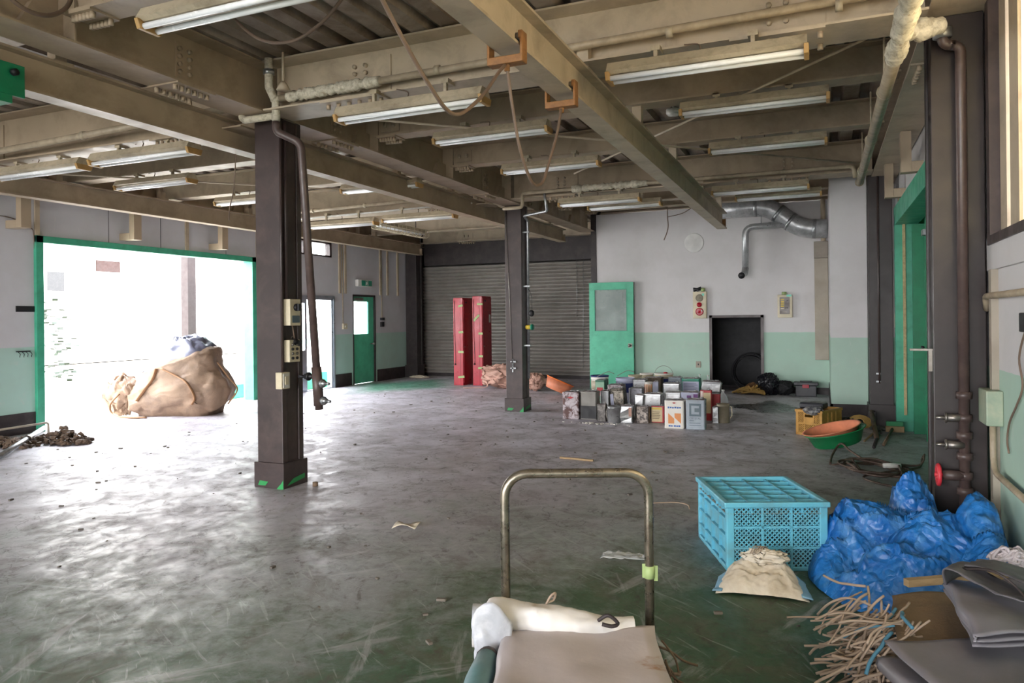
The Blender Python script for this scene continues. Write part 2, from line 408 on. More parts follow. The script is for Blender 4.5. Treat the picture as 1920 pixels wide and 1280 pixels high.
    rg = math_(nt, 'SUBTRACT', rg, math_(nt, 'MULTIPLY', oil, .15))
    nt.links.new(rg, b.inputs['Roughness']); b.inputs['Specular IOR Level'].default_value = .4
    bp = _n(nt, 'ShaderNodeBump', Strength=.2, Distance=.009)
    hh = math_(nt, 'ADD', math_(nt, 'MULTIPLY', gr, .35), math_(nt, 'ADD', math_(nt, 'MULTIPLY', fine, .4), math_(nt, 'MULTIPLY', g3, .35)))
    nt.links.new(hh, bp.inputs['Height']); nt.links.new(bp.outputs[0], b.inputs['Normal'])
    return m
M['floor'] = floormat()
# ================================================================== SETTING
XL, XR, YB, YS, ZD = -9.45, .88, 14.2, 16.2, 3.55
def wall_holes(axis, pos, th, a0, a1, z0, z1, holes):
    mb = MB(); br = sorted({a0, a1, *[h[0] for h in holes], *[h[1] for h in holes]})
    for p, q in zip(br, br[1:]):
        hs = sorted([(h[2], h[3]) for h in holes if h[0] <= p+1e-6 and h[1] >= q-1e-6]); z = z0
        for h0, h1 in hs+[(z1, z1)]:
            if h0 > z+1e-6:
                if axis == 'y': mb.box(pos, p, z, pos+th, q, h0)
                else: mb.box(p, pos, z, q, pos+th, h0)
            z = h1
    return mb
mb = MB().box(XL-.15, -6.6, -.2, 1.9, YS+.3, 0); struct('floor', mb, M['floor'])
struct('ground', MB().box(-70, -60, -.5, XL-.15, 60, -.04).box(1.9, -60, -.5, 40, 60, -.04).box(XL-.15, -60, -.5, 1.9, -6.6, -.04), mat('pale_yard', 'C9C4BA', .9, dirt='9b958a', dscale=1))
struct('wall_left', wall_holes('y', XL-.15, .15, -6.6, YS+.3, 0, ZD+.1, [(6.45,10.3,0,2.48),(11.0,12.66,0,1.86),(10.95,12.62,2.72,3.02),(13.37,14.24,0,1.97)]), M['wallL'])
struct('wall_back', wall_holes('x', YB, .15, -4.18, XR+.15, 0, 3.46, [(-1.94,-1.07,0,1.385)]), M['wall'])
struct('wall_right', wall_holes('y', XR, .15, -6.6, YB, 0, ZD+.1, [(.6,4.84,1.85,3.2),(5.4,10.05,0,2.52)]), M['wall'])
struct('wall_front', wall_holes('x', -6.6, .15, XL, XR, 0, ZD+.1, [(-9.2,-.2,0,3.2)]), M['wall'])  # unseen rear opening, added and sized for the fill light it lets in
struct('wall_pier', MB().box(.08, 10.8, .22, .53, YB, 3.4).box(.53, 10.9, .22, XR, YB, 3.14), M['wall'])
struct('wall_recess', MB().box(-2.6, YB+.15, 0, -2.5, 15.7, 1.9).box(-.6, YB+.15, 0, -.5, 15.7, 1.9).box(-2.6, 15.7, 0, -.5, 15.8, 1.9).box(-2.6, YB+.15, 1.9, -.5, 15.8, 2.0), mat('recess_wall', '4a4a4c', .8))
struct('wall_return', MB().box(-4.18, YB+.15, 0, -4.03, YS+.3, 3.6), M['dark'])
struct('wall_behind_shutter', MB().box(XL, YS+.15, 0, -4.03, YS+.3, 3.7), M['dark'])
struct('wall_outer_bay', MB().box(1.6, 5.2, 0, 1.7, 10.6, 2.8).box(XR+.15, 5.2, 2.62, 1.7, 10.6, 2.72).box(XR+.15, 10.4, 0, 1.7, 10.5, 2.7).box(XR+.15, 5.2, 0, 1.7, 5.3, 2.7), M['deepgreen'])
# corrugated deck (one sheet, ribs along y)
mb = MB(); prof = []; x = XL-.1
while x < 1.1:
    prof += [(x, ZD), (x+.13, ZD), (x+.155, ZD+.06), (x+.225, ZD+.06)]; x += .25
for k in range(len(prof)-1):
    (xa, za), (xb, zb) = prof[k], prof[k+1]
    mb.add([(xa,-6.6,za),(xb,-6.6,zb),(xb,YS+.3,zb),(xa,YS+.3,za)], [(0,1,2,3)])
struct('ceiling', mb, M['deck']).modifiers.new('s', 'SOLIDIFY').thickness = .004
struct('roof_slab', MB().box(XL-.15, -6.6, ZD+.08, 1.9, YS+.3, ZD+.3), M['deck'])['kind'] = 'structure'
bpy.data.objects['roof_slab'].name = 'ceiling_slab'
# baseboards
struct('baseboard_left', MB().box(XL, -6, 0, XL+.012, 6.38, .27).box(XL, 10.38, 0, XL+.012, 10.98, .27).box(XL, 12.7, 0, XL+.012, 13.3, .27).box(XL, 14.3, 0, XL+.012, 15.5, .27), M['dark'])
struct('baseboard_back', MB().box(-4.1, YB-.012, 0, -2.0, YB, .12).box(-1.0, YB-.012, 0, .08, YB, .12), M['dark'])
struct('baseboard_pier', MB().box(.07, 10.79, 0, .6, 10.9, .22).box(.07, 10.79, 0, .1, YB, .22), M['dark'])
# door frames painted green, strips, seams
struct('trim_1', MB().box(XL-.16, 6.36, 0, XL+.05, 6.46, 2.56).box(XL-.16, 10.28, 0, XL+.05, 10.38, 2.56).box(XL-.16, 6.36, 2.47, XL+.05, 10.38, 2.56), M['green'], bev=.004)
mb = MB()
for y in (6.40, 8.85, 9.0+1.45, 10.62, 10.8, 12.9, 13.1, 14.45, 14.75, 15.2): mb.box(XL, y-.03, 2.56 if 6.4 <= y < 10.3 else 1.98, XL+.025, y+.03, 3.5)
struct('trim_2', mb, M['tan2'])
mb = MB()
for y in (5.2, 7.45, 8.35, 9.7): mb.box(XL, y-.006, 2.56 if y > 6.4 else .27, XL+.003, y+.006, 3.6)
struct('trim_3', mb, mat('panel_joint', '77777a', .8))
struct('trim_4', MB().box(-4.29, YB-.02, 0, -4.18, YB+.15, 3.6), M['dark'])           # jamb beside the shutter
struct('trim_5', MB().box(-1.99, YB-.03, 0, -1.94, YB+.15, 1.43).box(-1.07, YB-.03, 0, -1.02, YB+.15, 1.43).box(-1.99, YB-.03, 1.385, -1.02, YB+.15, 1.43), M['brown'])
struct('trim_6', MB().box(XR-.08, 10.02, 0, XR+.17, 10.14, 2.62).box(XR-.08, 5.3, 2.5, XR+.17, 10.14, 2.72).box(XR-.08, 5.3, 0, XR+.17, 5.4, 2.62), M['green'], bev=.004)
struct('trim_7', MB().box(XR+.0, 9.99, .2, XR+.03, 10.02, 2.5), mat('yellowed_seal', 'B5A57A', .7, dirt='7c6f4c', dscale=40))
struct('trim_8', MB().box(XR-.02, -6, 1.66, XR, 4.93, 1.84), M['wall'])
struct('trim_9', MB().box(XL, 12.66, 0, XL+.03, 12.7, 1.9).box(XL, 10.95, 1.86, XL+.03, 12.7, 1.92), M['alu'])
# windows
w = struct('window_1', MB().box(XL-.1, 10.95, 2.72, XL+.02, 12.62, 2.75).box(XL-.1, 10.95, 2.99, XL+.02, 12.62, 3.02).box(XL-.1, 12.56, 2.72, XL+.02, 12.62, 3.02).box(XL-.1, 11.72, 2.72, XL+.02, 11.78, 3.02).box(XL-.1, 10.95, 2.72, XL+.02, 11.0, 3.02), M['brown'])
obj('pane', MB().box(XL-.06, 11.0, 2.75, XL-.055, 12.56, 2.99), M['glass'], w)
w = struct('window_2', MB().box(XR-.03, .6, 1.8, XR+.12, 4.86, 1.85).box(XR-.03, 4.78, 1.85, XR+.12, 4.86, 3.22).box(XR-.03, .6, 3.18, XR+.12, 4.86, 3.24), M['brown'])
obj('sash', MB().box(XR+.02, 4.62, 1.85, XR+.08, 4.77, 3.18).box(XR+.03, 4.40, 1.85, XR+.07, 4.59, 3.18).box(XR+.03, 2.3, 1.85, XR+.07, 2.42, 3.18), M['tan2'], w)
obj('pane', MB().box(XR+.045, .6, 1.85, XR+.05, 4.40, 3.18), M['frosted'], w)
# exit door
w = struct('door_1', MB().box(XL-.1, 13.37, 1.93, XL+.01, 14.24, 1.97).box(XL-.1, 13.37, 0, XL+.01, 13.40, 1.97).box(XL-.1, 14.21, 0, XL+.01, 14.24, 1.97), M['dark'])
lf = obj('door_leaf', wall_holes('y', XL-.07, .04, 13.40, 14.21, .01, 1.93, [(13.43, 14.0, 1.10, 1.82)]), M['leafgreen'], w)
obj('pane', MB().box(XL-.05, 13.43, 1.10, XL-.046, 14.0, 1.82), M['glass'], lf)
obj('door_knob', MB().cyl((XL-.03,14.1,.87),(XL+.03,14.1,.87),.012).sphere((XL+.05,14.1,.87),.03), M['steel'], lf)
obj('door_closer', MB().box(XL-.03,13.48,1.84,XL+.02,13.75,1.9), M['steel'], w)
# sliding glass door, half open
w = struct('door_2', MB().box(XL-.08, 12.60, 0, XL+.01, 12.66, 1.86).box(XL-.08, 11.0, 1.83, XL+.01, 12.66, 1.86).box(XL-.08, 11.0, 0, XL, 12.66, .02), M['alu'])
lf = obj('door_leaf', wall_holes('y', XL-.05, .03, 10.98, 11.85, .02, 1.83, [(11.04, 11.79, .82, 1.76)]), M['alu'], w)
obj('pane', MB().box(XL-.037, 11.04, .82, XL-.033, 11.79, 1.76), M['glass'], lf)
obj('handle', MB().box(XL-.02, 11.80, .85, XL+.0, 11.83, 1.05), M['black'], lf)
# green folding leaves in the right-hand doorway
w = struct('door_3', MB().box(XR+.09, 9.85, 0, XR+.36, 9.9, 2.48), M['deepgreen'])
obj('door_leaf', wall_holes('x', 9.3, .05, XR+.16, XR+.72, 0, 2.48, [(XR+.25, XR+.65, 1.02, 1.9)]), M['deepgreen'], w)
obj('pane', MB().box(XR+.25, 9.34, 1.02, XR+.65, 9.345, 1.9), M['frosted'], w)
obj('door_handle', MB().cyl((XR+.12, 9.28, 1.05),(XR+.12, 9.2, 1.05),.015), M['black'], w)
obj('door_stay', MB().tube([(XR+.2,9.25,2.3),(XR+.4,8.7,2.42)],.012).box(XR+.12,9.1,2.28,XR+.3,9.28,2.34), M['galv'], w)
# ================================================================== STEEL
BOLT = {}
def girder(name, label, cat, axis, a, b, c, z0, z1, fw, m, group=None, plates=(), gus=(), face=1, sp=.35):
    mid = (a+b)/2
    t = thing(name, label, cat, (mid, c, z0) if axis == 'x' else (c, mid, z0), 0, group)
    obj('i_section', MB().ibeam(axis, a, b, c, z0, z1, fw), m, t)
    for p in plates:                                   # bolted splices
        h = z1-z0; pm = MB(); bm_ = []
        if axis == 'x':
            f = c-face*.006
            pm.box(p-sp/2, f-.012*face, z0+.06, p+sp/2, f, z1-.06).box(p-sp/2, c-fw/2, z0-.012, p+sp/2, c+fw/2, z0)
            bm_ = [((p+dx, f-.012*face, z0+.12+k*(h-.24)/3), 'y') for dx in (-.05, .05) for k in range(4)]
            bm_ += [((p-sp/2+.03+k*(sp-.06)/5, c+dy, z0-.012), 'z') for k in range(6) for dy in (-fw*.3, fw*.3)]
        else:
            f = c+face*.006
            pm.box(f, p-sp/2*.4, z0+.06, f+.012*face, p+sp/2*.4, z1-.06).box(c-fw/2, p-sp/2, z0-.012, c+fw/2, p+sp/2, z0)
            bm_ = [((f+.012*face, p+dx, z0+.12+k*(h-.24)/3), 'x') for dx in (-.045, .045) for k in range(4)]
            bm_ += [((c+dy, p-sp/2+.03+k*(sp-.06)/5, z0-.012), 'z') for k in range(6) for dy in (-fw*.3, fw*.3)]
        pl = obj('splice_plate', pm, m, t)
        for q, ax in bm_:
            if ax not in BOLT:
                d = {'x': (.022*face,0,0), 'y': (0,-.022,0), 'z': (0,0,-.035)}[ax]
                o = obj('bolt', MB().cyl((0,0,0), d, .017, 8), m); BOLT[ax] = o.data; bpy.data.objects.remove(o)
            o = bpy.data.objects.new('bolt', BOLT[ax]); C.objects.link(o); o.parent = pl
            o.location = wm(pl).inverted() @ Vector(q)
            if ax == 'x' and face < 0: o.scale = (-1,1,1)
    if gus:
        for p in gus:
            g = MB()
            if axis == 'y':
                g.prism([(c+.006, z0+.014), (c+fw/2, z0+.014), (c+fw/2, z1-.014), (c+.006, z1-.014)], p-.006, p+.006, 1)
                g.prism([(p-.3, z0+.014), (p, z0+.014), (p, z0+.2), (p-.2, z0+.2)], c+.006, c+.05, 0)
            else: g.box(p-.006, c-fw/2, z0+.014, p+.006, c, z1-.014)
            obj('stiffener', g, m, t)
    return t
T, T2 = M['tan'], M['tan2']
GY = (3.1, 6.42, 8.08, 9.9, 11.7, 13.2)
girder('steel_girder', 'deep tan girder running over both freestanding brown columns into the distance', 'beam', 'y', -4.5, 14.15, -4.35, 3.13, ZD-.012, .3, T, plates=(4.05, 5.9, 9.3, 11.0), gus=(1.4,)+GY)
girder('steel_girder', 'tan girder along the top of the left wall above the wall brackets', 'beam', 'y', -4.5, 16.0, -9.28, 3.2, ZD-.012, .3, T, gus=GY)
girder('steel_girder', 'pale tan girder over the brown columns along the right wall', 'beam', 'y', -4.5, 14.15, .72, 3.16, ZD-.012, .3, T2, plates=(6.0,), face=-1, sp=.4)
girder('cross_girder', 'main tan cross girder from the nearer freestanding column to the right wall column', 'beam', 'x', -4.19, .56, 4.9, 3.13, ZD-.012, .36, T2, plates=(-3.35, -.25), sp=.55)
girder('cross_girder', 'main tan cross girder from the left wall to the nearer freestanding column', 'beam', 'x', -9.1, -4.51, 4.98, 3.06, ZD-.012, .34, T, plates=(-8.0, -5.4))
girder('cross_girder', 'tan cross girder with flaking pipe reaching right from the farther freestanding column', 'beam', 'x', -4.19, .56, 10.0, 3.15, ZD-.012, .34, T, plates=(-3.45, -.4), sp=.5)
girder('cross_girder', 'tan cross girder from the left wall to the farther freestanding column', 'beam', 'x', -9.1, -4.51, 9.95, 3.1, ZD-.012, .34, T2, plates=(-5.4,))
SB = 'secondary beams under the roof deck'
for lab, x0, x1, y, z, mm in (
    ('tan ceiling beam nearest the camera, meeting the column girder at top left', -4.19, .56, 3.1, 3.27, T),
    ('tan ceiling beam overhead, the next one in front of the frame at upper left', -9.1, -4.51, 3.1, 3.25, T),
    ('dark shaded tan beam just behind the large right-hand double tube light', -4.19, .56, 6.42, 3.27, T),
    ('second tan beam behind the nearest right-hand double tube light', -4.19, .56, 8.08, 3.28, T),
    ('tan beam between the farther column and the back wall, nearer one, above the ducts', -4.19, .56, 11.9, 3.3, T),
    ('tan beam just in front of the white back wall', -4.19, .56, 13.4, 3.42, T),
    ('tan beam in the left bay just behind the pair of double tube lights', -9.1, -4.51, 6.5, 3.2, T2),
    ('tan beam in the left bay, second behind the pair of double tube lights', -9.1, -4.51, 8.1, 3.22, T2),
    ('tan beam in the left bay beyond the farther column, nearer of two before the shutter', -9.1, -4.51, 11.8, 3.25, T2),
    ('tan beam in the left bay nearest the roller shutter', -9.1, -4.51, 13.6, 3.25, T2)):
    girder('steel_beam', lab, 'beam', 'x', x0, x1, y, z, ZD-.012, .2, mm, SB, plates=((-4.05,) if x0 > -5 else ()), sp=.22)
girder('end_girder', 'tan girder above the dark header of the roller shutter', 'beam', 'x', -9.1, -4.3, 15.85, 3.27, ZD-.012, .3, T2, plates=(-7.9,))
girder('end_girder', 'tan girder resting on top of the white back wall', 'beam', 'x', -4.1, .8, 14.27, 3.47, ZD-.012, .2, T)
def rail(label, x, y0, y1, z0, hz, zs, m):
    t = thing('crane_rail', label, 'rail', (x, (y0+y1)/2, z0), 0, 'I-section crane rails')
    obj('i_section', MB().ibeam('y', y0, y1, x, z0, z0+hz, .15, .016, .012), m, t)
    obj('end_stop', MB().box(x-.06, y1-.04, z0+.02, x+.06, y1, z0+hz*.6), M['orange'] if m is T2 else m, t)
    for y in zs:
        obj('hanger', MB().box(x-.04, y-.04, z0+hz, x+.04, y+.04, 3.28).box(x-.07, y-.07, z0+hz, x+.07, y+.07, z0+hz+.012), m, t)
    return t
rail('tan crane rail passing just left of both freestanding columns', -4.72, -4, 13.7, 2.9, .25, (1.3, 3.35, 6.1, 7.6, 9.0, 11.2, 12.9), T)
rail('tan crane rail beside the left wall, resting on the wall brackets', -8.75, -4, 15.1, 2.92, .25, (6.2, 7.75, 9.5, 11.2, 13.2), T)
rail('pale tan overhead rail with cable trolleys running toward the back wall', -1.5, -4, 12.25, 2.82, .26, (4.85, 6.42, 8.08, 10.0, 11.9), T2)
# columns
def column(label, x0, y0, w, d, h, bh, m, cat='column', paint=False):
    t = thing('steel_column', label, cat, (x0+w/2, y0+d/2, 0), 0, 'brown steel columns')
    mb = MB().box(x0, y0, 0, x0+w, y0+.06, h).box(x0, y0+d-.06, 0, x0+w, y0+d, h).box(x0+.012, y0+.06, 0, x0+w-.012, y0+d-.06, h)
    obj('shaft', mb, m, t, bev=.006)
    if bh:
        bs = obj('base', MB().box(x0-.022, y0-.022, 0, x0+w+.022, y0+d+.022, bh), m, t, bev=.004)
        if paint:
            pm = MB(); yf = y0-.0235; xf = x0+w+.0235
            pm.add([(x0+.02,yf,.02),(x0+.1,yf,.02),(x0+.13,yf,.055),(x0+.04,yf,.06)], [(0,1,2,3)])
            pm.add([(x0+.22,yf,.0),(x0+w+.02,yf,.0),(x0+w+.02,yf,.08),(x0+.27,yf,.05)], [(0,1,2,3)])
            pm.add([(xf,y0+.02,.02),(xf,y0+.25,.05),(xf,y0+.25,.09),(xf,y0+.1,.07)], [(0,1,2,3)])
            obj('paint_smear', pm, mat('smear', '2a8f4d', .5), bs, solid=.001)
    return t
column('brown steel column at left centre with switch boxes and a box base', -4.48, 4.94, .27, .27, 3.13, .215, M['brown'], paint=True)
column('brown steel column farther back at centre, in front of the shutter', -4.47, 10.27, .27, .27, 3.13, .2, M['brown'], paint=True)
column('tall dark brown column in the right foreground with pipes and valves', .59, 4.95, .27, .29, 3.16, 0, M['shadecol'])
column('dark brown column against the right wall beyond the green doorway', .53, 10.35, .27, .29, 3.2, .28, M['shadecol'])
column('dark brown column in the far left corner beside the shutter', -9.43, 15.55, .3, .3, 3.1, .3, M['dark'])
# wall brackets
def bracket(label, xo, xw, y, z0, z1, w=.1):
    t = thing('rail_bracket', label, 'bracket', (xo, y, z0), 0, 'L-shaped rail brackets')
    s_ = 1 if xw > xo else -1
    obj('post', MB().box(xo, y-w/2, z0, xo+s_*w*.75, y+w/2, z1), T, t, bev=.003)
    obj('arm', MB().box(xo+s_*w*.75, y-w/2, z0, xw, y+w/2, z0+.1), T, t, bev=.003)
for lab, y in (('L-shaped tan bracket on the left wall at the photo edge, left of the big doorway', 6.07), ('L-shaped tan bracket above the left part of the big doorway', 7.69), ('L-shaped tan bracket above the right end of the big doorway', 9.38)):
    bracket(lab, XL+.3, XL, y, 2.61, 3.2, .13)
bracket('L-shaped tan bracket high on the right wall nearer the foreground column', .69, XR, 7.97, 2.77, 3.36, .12)
bracket('L-shaped tan bracket high on the right wall farther back', .665, XR, 9.6, 2.77, 3.36, .12)
# bracing rods
for lab, a, b in (('thin diagonal brace rod rising to the right under the nearest large tube light', (-2.9, 8.9, 3.245), (.5, 5.15, 3.245)), ('thin diagonal brace rod crossing the middle bay behind the hanging cables', (-4.1, 5.2, 3.215), (.5, 9.75, 3.215)), ('thin diagonal brace rod in the left bay behind the tube lights', (-8.9, 5.3, 3.18), (-4.6, 9.7, 3.18))):
    tag(obj('brace_rod', MB().tube([a, b], .011, 8), T2), lab, 'rod', 'roof bracing rods')
# ================================================================== LIGHTS (switched off)
def lightfit(x0, x1, y, z, zb):
    L = x1-x0; xc = (x0+x1)/2
    t = thing('fluorescent_light', '', 'light', (xc, y, z))
    h = obj('housing', MB().prism([(y-.05, z+.035), (y+.05, z+.035), (y+.085, z+.05), (y+.05, z+.11), (y-.05, z+.11), (y-.085, z+.05)], x0+.015, x1-.015, 0), M['fixture'], t)
    for s_ in (-1, 1):
        obj('tube', MB().cyl((x0+.03, y+s_*.042, z+.012), (x1-.03, y+s_*.042, z+.012), .017, 12), M['tube'], t)
        xe = xc+s_*(L/2-.02)
        obj('end_cap', MB().prism([(y-.07, z-.008), (y+.07, z-.008), (y+.09, z+.045), (y-.09, z+.045)], xe-.014, xe+.014, 0), M['endcap'], t, bev=.004)
        xb = xc+s_*L*.24
        obj('clip', MB().box(xb-.012, y-.015, z+.11, xb+.012, y+.015, zb).box(xb-.03, y-.02, zb-.02, xb+.03, y+.09, zb+.012), M['fixture'], t)
    obj('lead', MB().tube(smoothpath([(xc-.02, y, z+.1), (xc-.03, y+.03, z+.17), (xc-.12, y+.02, zb-.0)]), .005, 6), M['cable'], t)
    return t
LG = 'twin tube ceiling lights, switched off'
for lab, x0, x1, y, z, zb in (
    ('large twin tube light hanging under the right part of the near cross girder', -1.29, -.06, 4.67, 2.95, 3.13),
    ('twin tube light in the right bay, second behind the nearest large one', -1.12, .067, 6.34, 3.12, 3.27),
    ('twin tube light in the right bay, third from the front', -1.11, .056, 7.97, 3.13, 3.28),
    ('twin tube light in the right bay above the ducts, nearer of the close pair', -1.33, -.14, 9.78, 2.98, 3.15),
    ('twin tube light in the right bay above the ducts, farther of the close pair', -1.12, .0, 10.55, 3.0, 3.3),
    ('twin tube light right of the near freestanding column, crossed by a hanging cable', -3.42, -2.16, 4.68, 2.93, 3.13),
    ('twin tube light in the middle bay, second from the near cross girder', -3.45, -2.26, 6.26, 3.1, 3.27),
    ('twin tube light in the middle bay, third one, ending below the cable loops', -3.45, -2.26, 7.88, 3.1, 3.28),
    ('twin tube light right of the far column, nearer of the close pair', -3.41, -2.24, 9.75, 2.97, 3.15),
    ('twin tube light right of the far column, farther of the close pair', -3.2, -2.1, 10.45, 3.0, 3.3),
    ('big twin tube light at the top edge of the photo, nearest to the camera', -3.45, -2.2, 2.97, 3.03, 3.27),
    ('twin tube light in the left bay, right one of the nearest pair', -6.36, -5.08, 4.87, 2.9, 3.06),
    ('twin tube light in the left bay, left one of the nearest pair', -7.9, -6.55, 4.92, 2.9, 3.06),
    ('twin tube light in the left bay, behind the nearest pair', -7.94, -6.72, 6.4, 3.03, 3.2),
    ('twin tube light partly hidden behind the near freestanding column', -7.9, -6.7, 7.95, 3.05, 3.22),
    ('twin tube light just right of the slanting pipe, behind the middle crane rail', -5.72, -4.56, 7.9, 3.05, 3.22),
    ('twin tube light in front of the transom window, left of the far pair', -7.6, -6.32, 9.6, 2.88, 3.1),
    ('twin tube light in the far left bay, right one of the far pair', -6.2, -4.95, 9.6, 2.9, 3.1)):
    t = lightfit(x0, x1, y, z, zb); t['label'] = lab; t['group'] = LG
# caged lamp
t = thing('caged_light', 'white wire-caged light hanging below the ceiling before the shutter', 'light', (-6.75, 11.0, 2.9))
mb = MB(); x, y0, y1, z = -6.72, 10.2, 11.75, 2.9
for k in range(13):
    y = y0+(y1-y0)*k/12; mb.tube([(x-.1,y,z+.13),(x-.1,y,z+.02),(x-.06,y,z),(x+.06,y,z),(x+.1,y,z+.02),(x+.1,y,z+.13)], .005, 6)
for dx, dz in ((-.1,.13),(.1,.13),(-.1,.05),(.1,.05),(-.05,0),(.05,0),(0,0)): mb.tube([(x+dx,y0,z+dz),(x+dx,y1,z+dz)], .005, 6)
obj('wire_cage', mb, M['cream'], t)
obj('housing', MB().box(x-.07, y0+.03, z+.09, x+.07, y1-.03, z+.14), M['fixture'], t)
for s_ in (-1, 1): obj('tube', MB().cyl((x+s_*.035,y0+.06,z+.06),(x+s_*.035,y1-.06,z+.06),.016), M['tube'], t)
for y in (y0+.3, y1-.3): obj('hanger_rod', MB().cyl((x,y,z+.14),(x,y,ZD),.008), M['brown'], t)
# smoke detector-like rose near the overhead rail
tag(obj('detector', MB().lathe([(.0,0),(.05,0),(.07,.02),(.07,.06)], (-1.35, 7.3, 3.4)).cyl((-1.35,7.3,3.45),(-1.35,7.3,ZD),.01), M['white']), 'small white round detector on the deck beside the overhead rail', 'detector')
# ================================================================== PIPES, CABLES
def pipe(name, label, pts, r, m, cat='pipe', extra=(), group=None, n=12):
    xs = [sum(p[i] for p in pts)/len(pts) for i in range(3)]
    t = thing(name, label, cat, tuple(xs), 0, group)
    obj('pipe_run' if extra else 'pipe_body', MB().tube(pts, r, n), m, t)
    for nm, mb, mm in extra: obj(nm, mb, mm, t)
    return t
def elbow(a, c, b, r, n=5):
    """quarter bend replacing corner c between a and b"""
    a, b, c = Vector(a), Vector(b), Vector(c); u = (a-c).normalized()*r; v = (b-c).normalized()*r; o = []
    for i in range(n+1):
        t = i/n; o.append((c+u)*(1-t)**2+c*2*t*(1-t)+(c+v)*t*t)
    return o
def bent(pts, r=.05):
    o = [Vector(pts[0])]
    for i in range(1, len(pts)-1): o += elbow(pts[i-1], pts[i], pts[i+1], r)
    return o+[Vector(pts[-1])]
def lagging(a, b, r, seed, k=46):
    a, b = Vector(a), Vector(b); rnd = random.Random(seed); pts = []; rs = []
    for i in range(k+1):
        pts.append(a.lerp(b, i/k)); rs.append(r*rnd.uniform(.78, 1.3))
    return MB().tube(pts, rs, 11)
def clampmb(p, r, ax='x'):
    d = Vector((.02,0,0)) if ax == 'x' else (Vector((0,.02,0)) if ax == 'y' else Vector((0,0,.02)))
    return MB().cyl(Vector(p)-d, Vector(p)+d, r, 12)
pipe('steam_pipe', 'tan pipe with flaking white lagging along the near cross girder', [(-4.05,4.77,3.225),(.5,4.77,3.285)], .028, M['pipe'], extra=[('lagging', lagging((-3.98,4.77,3.226),(-3.1,4.77,3.238),.042,3), M['flake'])]+[('pipe_clip', clampmb((x,4.77,3.25),.036), M['fixture']) for x in (-2.6,-1.9,-.9,.1)])
pipe('pipe_tee', 'flaking vertical pipe with side branch above the near freestanding column', [(-4.1,4.69,3.53),(-4.1,4.69,3.3),(-4.1,4.77,3.2),(-4.1,4.77,3.05)], .034, M['flake'], extra=[('branch', MB().tube(bent([(-4.1,4.77,3.09),(-4.45,4.77,3.09),(-4.47,4.77,3.22),(-4.52,4.9,3.24)],.04),.03), M['flake']), ('joint', clampmb((-4.1,4.77,3.225),.045,'z'), M['flake']), ('joint', clampmb((-4.1,4.69,3.42),.045,'z'), M['galv'])])
b0, b1 = Vector((-3.9,4.83,2.86)), Vector((-3.8,4.9,.69)); dv = b1-b0
ex = [('end_fitting', MB().cyl(b0+dv*.84, b0+dv*.985, .042), M['pvc']), ('end_fitting', MB().cyl(b0+dv*.985, b1, .03), M['pvc'])]
for k, sx in ((.9,1),(.965,1),(.875,-1)):
    p = b0+dv*k; ex.append(('tap', MB().cyl(p, p+Vector((sx*.1,-.03,0)), .022, 10).cyl(p+Vector((sx*.06,-.02,0)), p+Vector((sx*.075,-.022,0)), .036, 10).cyl(p+Vector((sx*.1,-.03,0)), p+Vector((sx*.15,-.045,0)), .012, 8), M['galv' if k > .88 else 'black']))
pipe('drop_pipe', 'brown pipe hanging aslant beside the near column with taps at its lower end', [Vector(p) for p in bent([(-4.1,4.77,3.04),(-4.1,4.77,2.95),tuple(b0+Vector((0,0,.03)))],.06)][:-1]+bent([(-4.0,4.80,2.91),tuple(b0),tuple(b1)],.06), .033, M['pvc'], extra=ex)
pipe('steam_pipe', 'tan pipe with crumbling lagging along the far cross girder', [Vector(p) for p in bent([(-4.25,9.72,3.0),(-3.95,9.72,3.0),(-3.95,9.72,3.2),(.34,9.72,3.2),(.36,9.72,3.06)],.05)], .026, M['pipe'], extra=[('lagging', lagging((-3.2,9.72,3.2),(-2.15,9.72,3.2),.045,5), M['flake'])])
pipe('galvanised_pipe', 'thin galvanised pipe running down the right side of the far freestanding column', bent([(-3.64,9.78,3.2),(-3.64,9.9,2.95),(-4.13,10.22,2.95),(-4.13,10.36,2.9),(-4.135,10.36,.5)],.04), .02, M['galv'], extra=[('pipe_clamp', MB().box(-4.21,10.34,z-.01,-4.1,10.38,z+.01), M['galv']) for z in (2.72,1.9,1.0)]+[('valve', MB().cyl((-4.15,10.33,1.28),(-4.06,10.31,1.28),.035), M['labelyel']), ('handwheel', MB().cyl((-4.06,10.31,1.28),(-4.04,10.305,1.28),.045,14), M['labelteal']), ('hanging_plug', MB().tube(smoothpath([(-4.12,10.34,1.86),(-4.06,10.32,1.75),(-4.05,10.31,1.55)]),.004,5).sphere((-4.06,10.31,1.49),.045,10,(1,.8,1.2)), M['black'])])
tag(obj('pull_wire', MB().tube([(-4.44,10.245,3.05),(-4.35,10.243,.68)], .006, 6), M['steel']), 'thin wire slanting down the front of the far freestanding column', 'wire')
t = thing('wire_clamp', 'small shiny double clamp low on the front of the far column', 'clamp', (-4.34,10.25,.7))
for z in (.76,.66): obj('grip', MB().cyl((-4.35,10.262,z),(-4.35,10.2,z),.016,8).box(-4.36,10.225,z-.012,-4.29,10.25,z+.012), M['galv'], t)
obj('strip', MB().box(-4.36,10.245,.6,-4.34,10.262,.8), M['galv'], t)
pipe('painted_pipe', 'long tan pipe along the left half of the near frame, above the nearest left lights', [(-9.1,4.72,3.09),(-4.6,4.72,3.19)], .032, M['pipe'], extra=[('pipe_clip', clampmb((x,4.72,3.09+(x+9.1)*.0222),.04), M['fixture']) for x in (-7.6,-6.3,-5.5)])
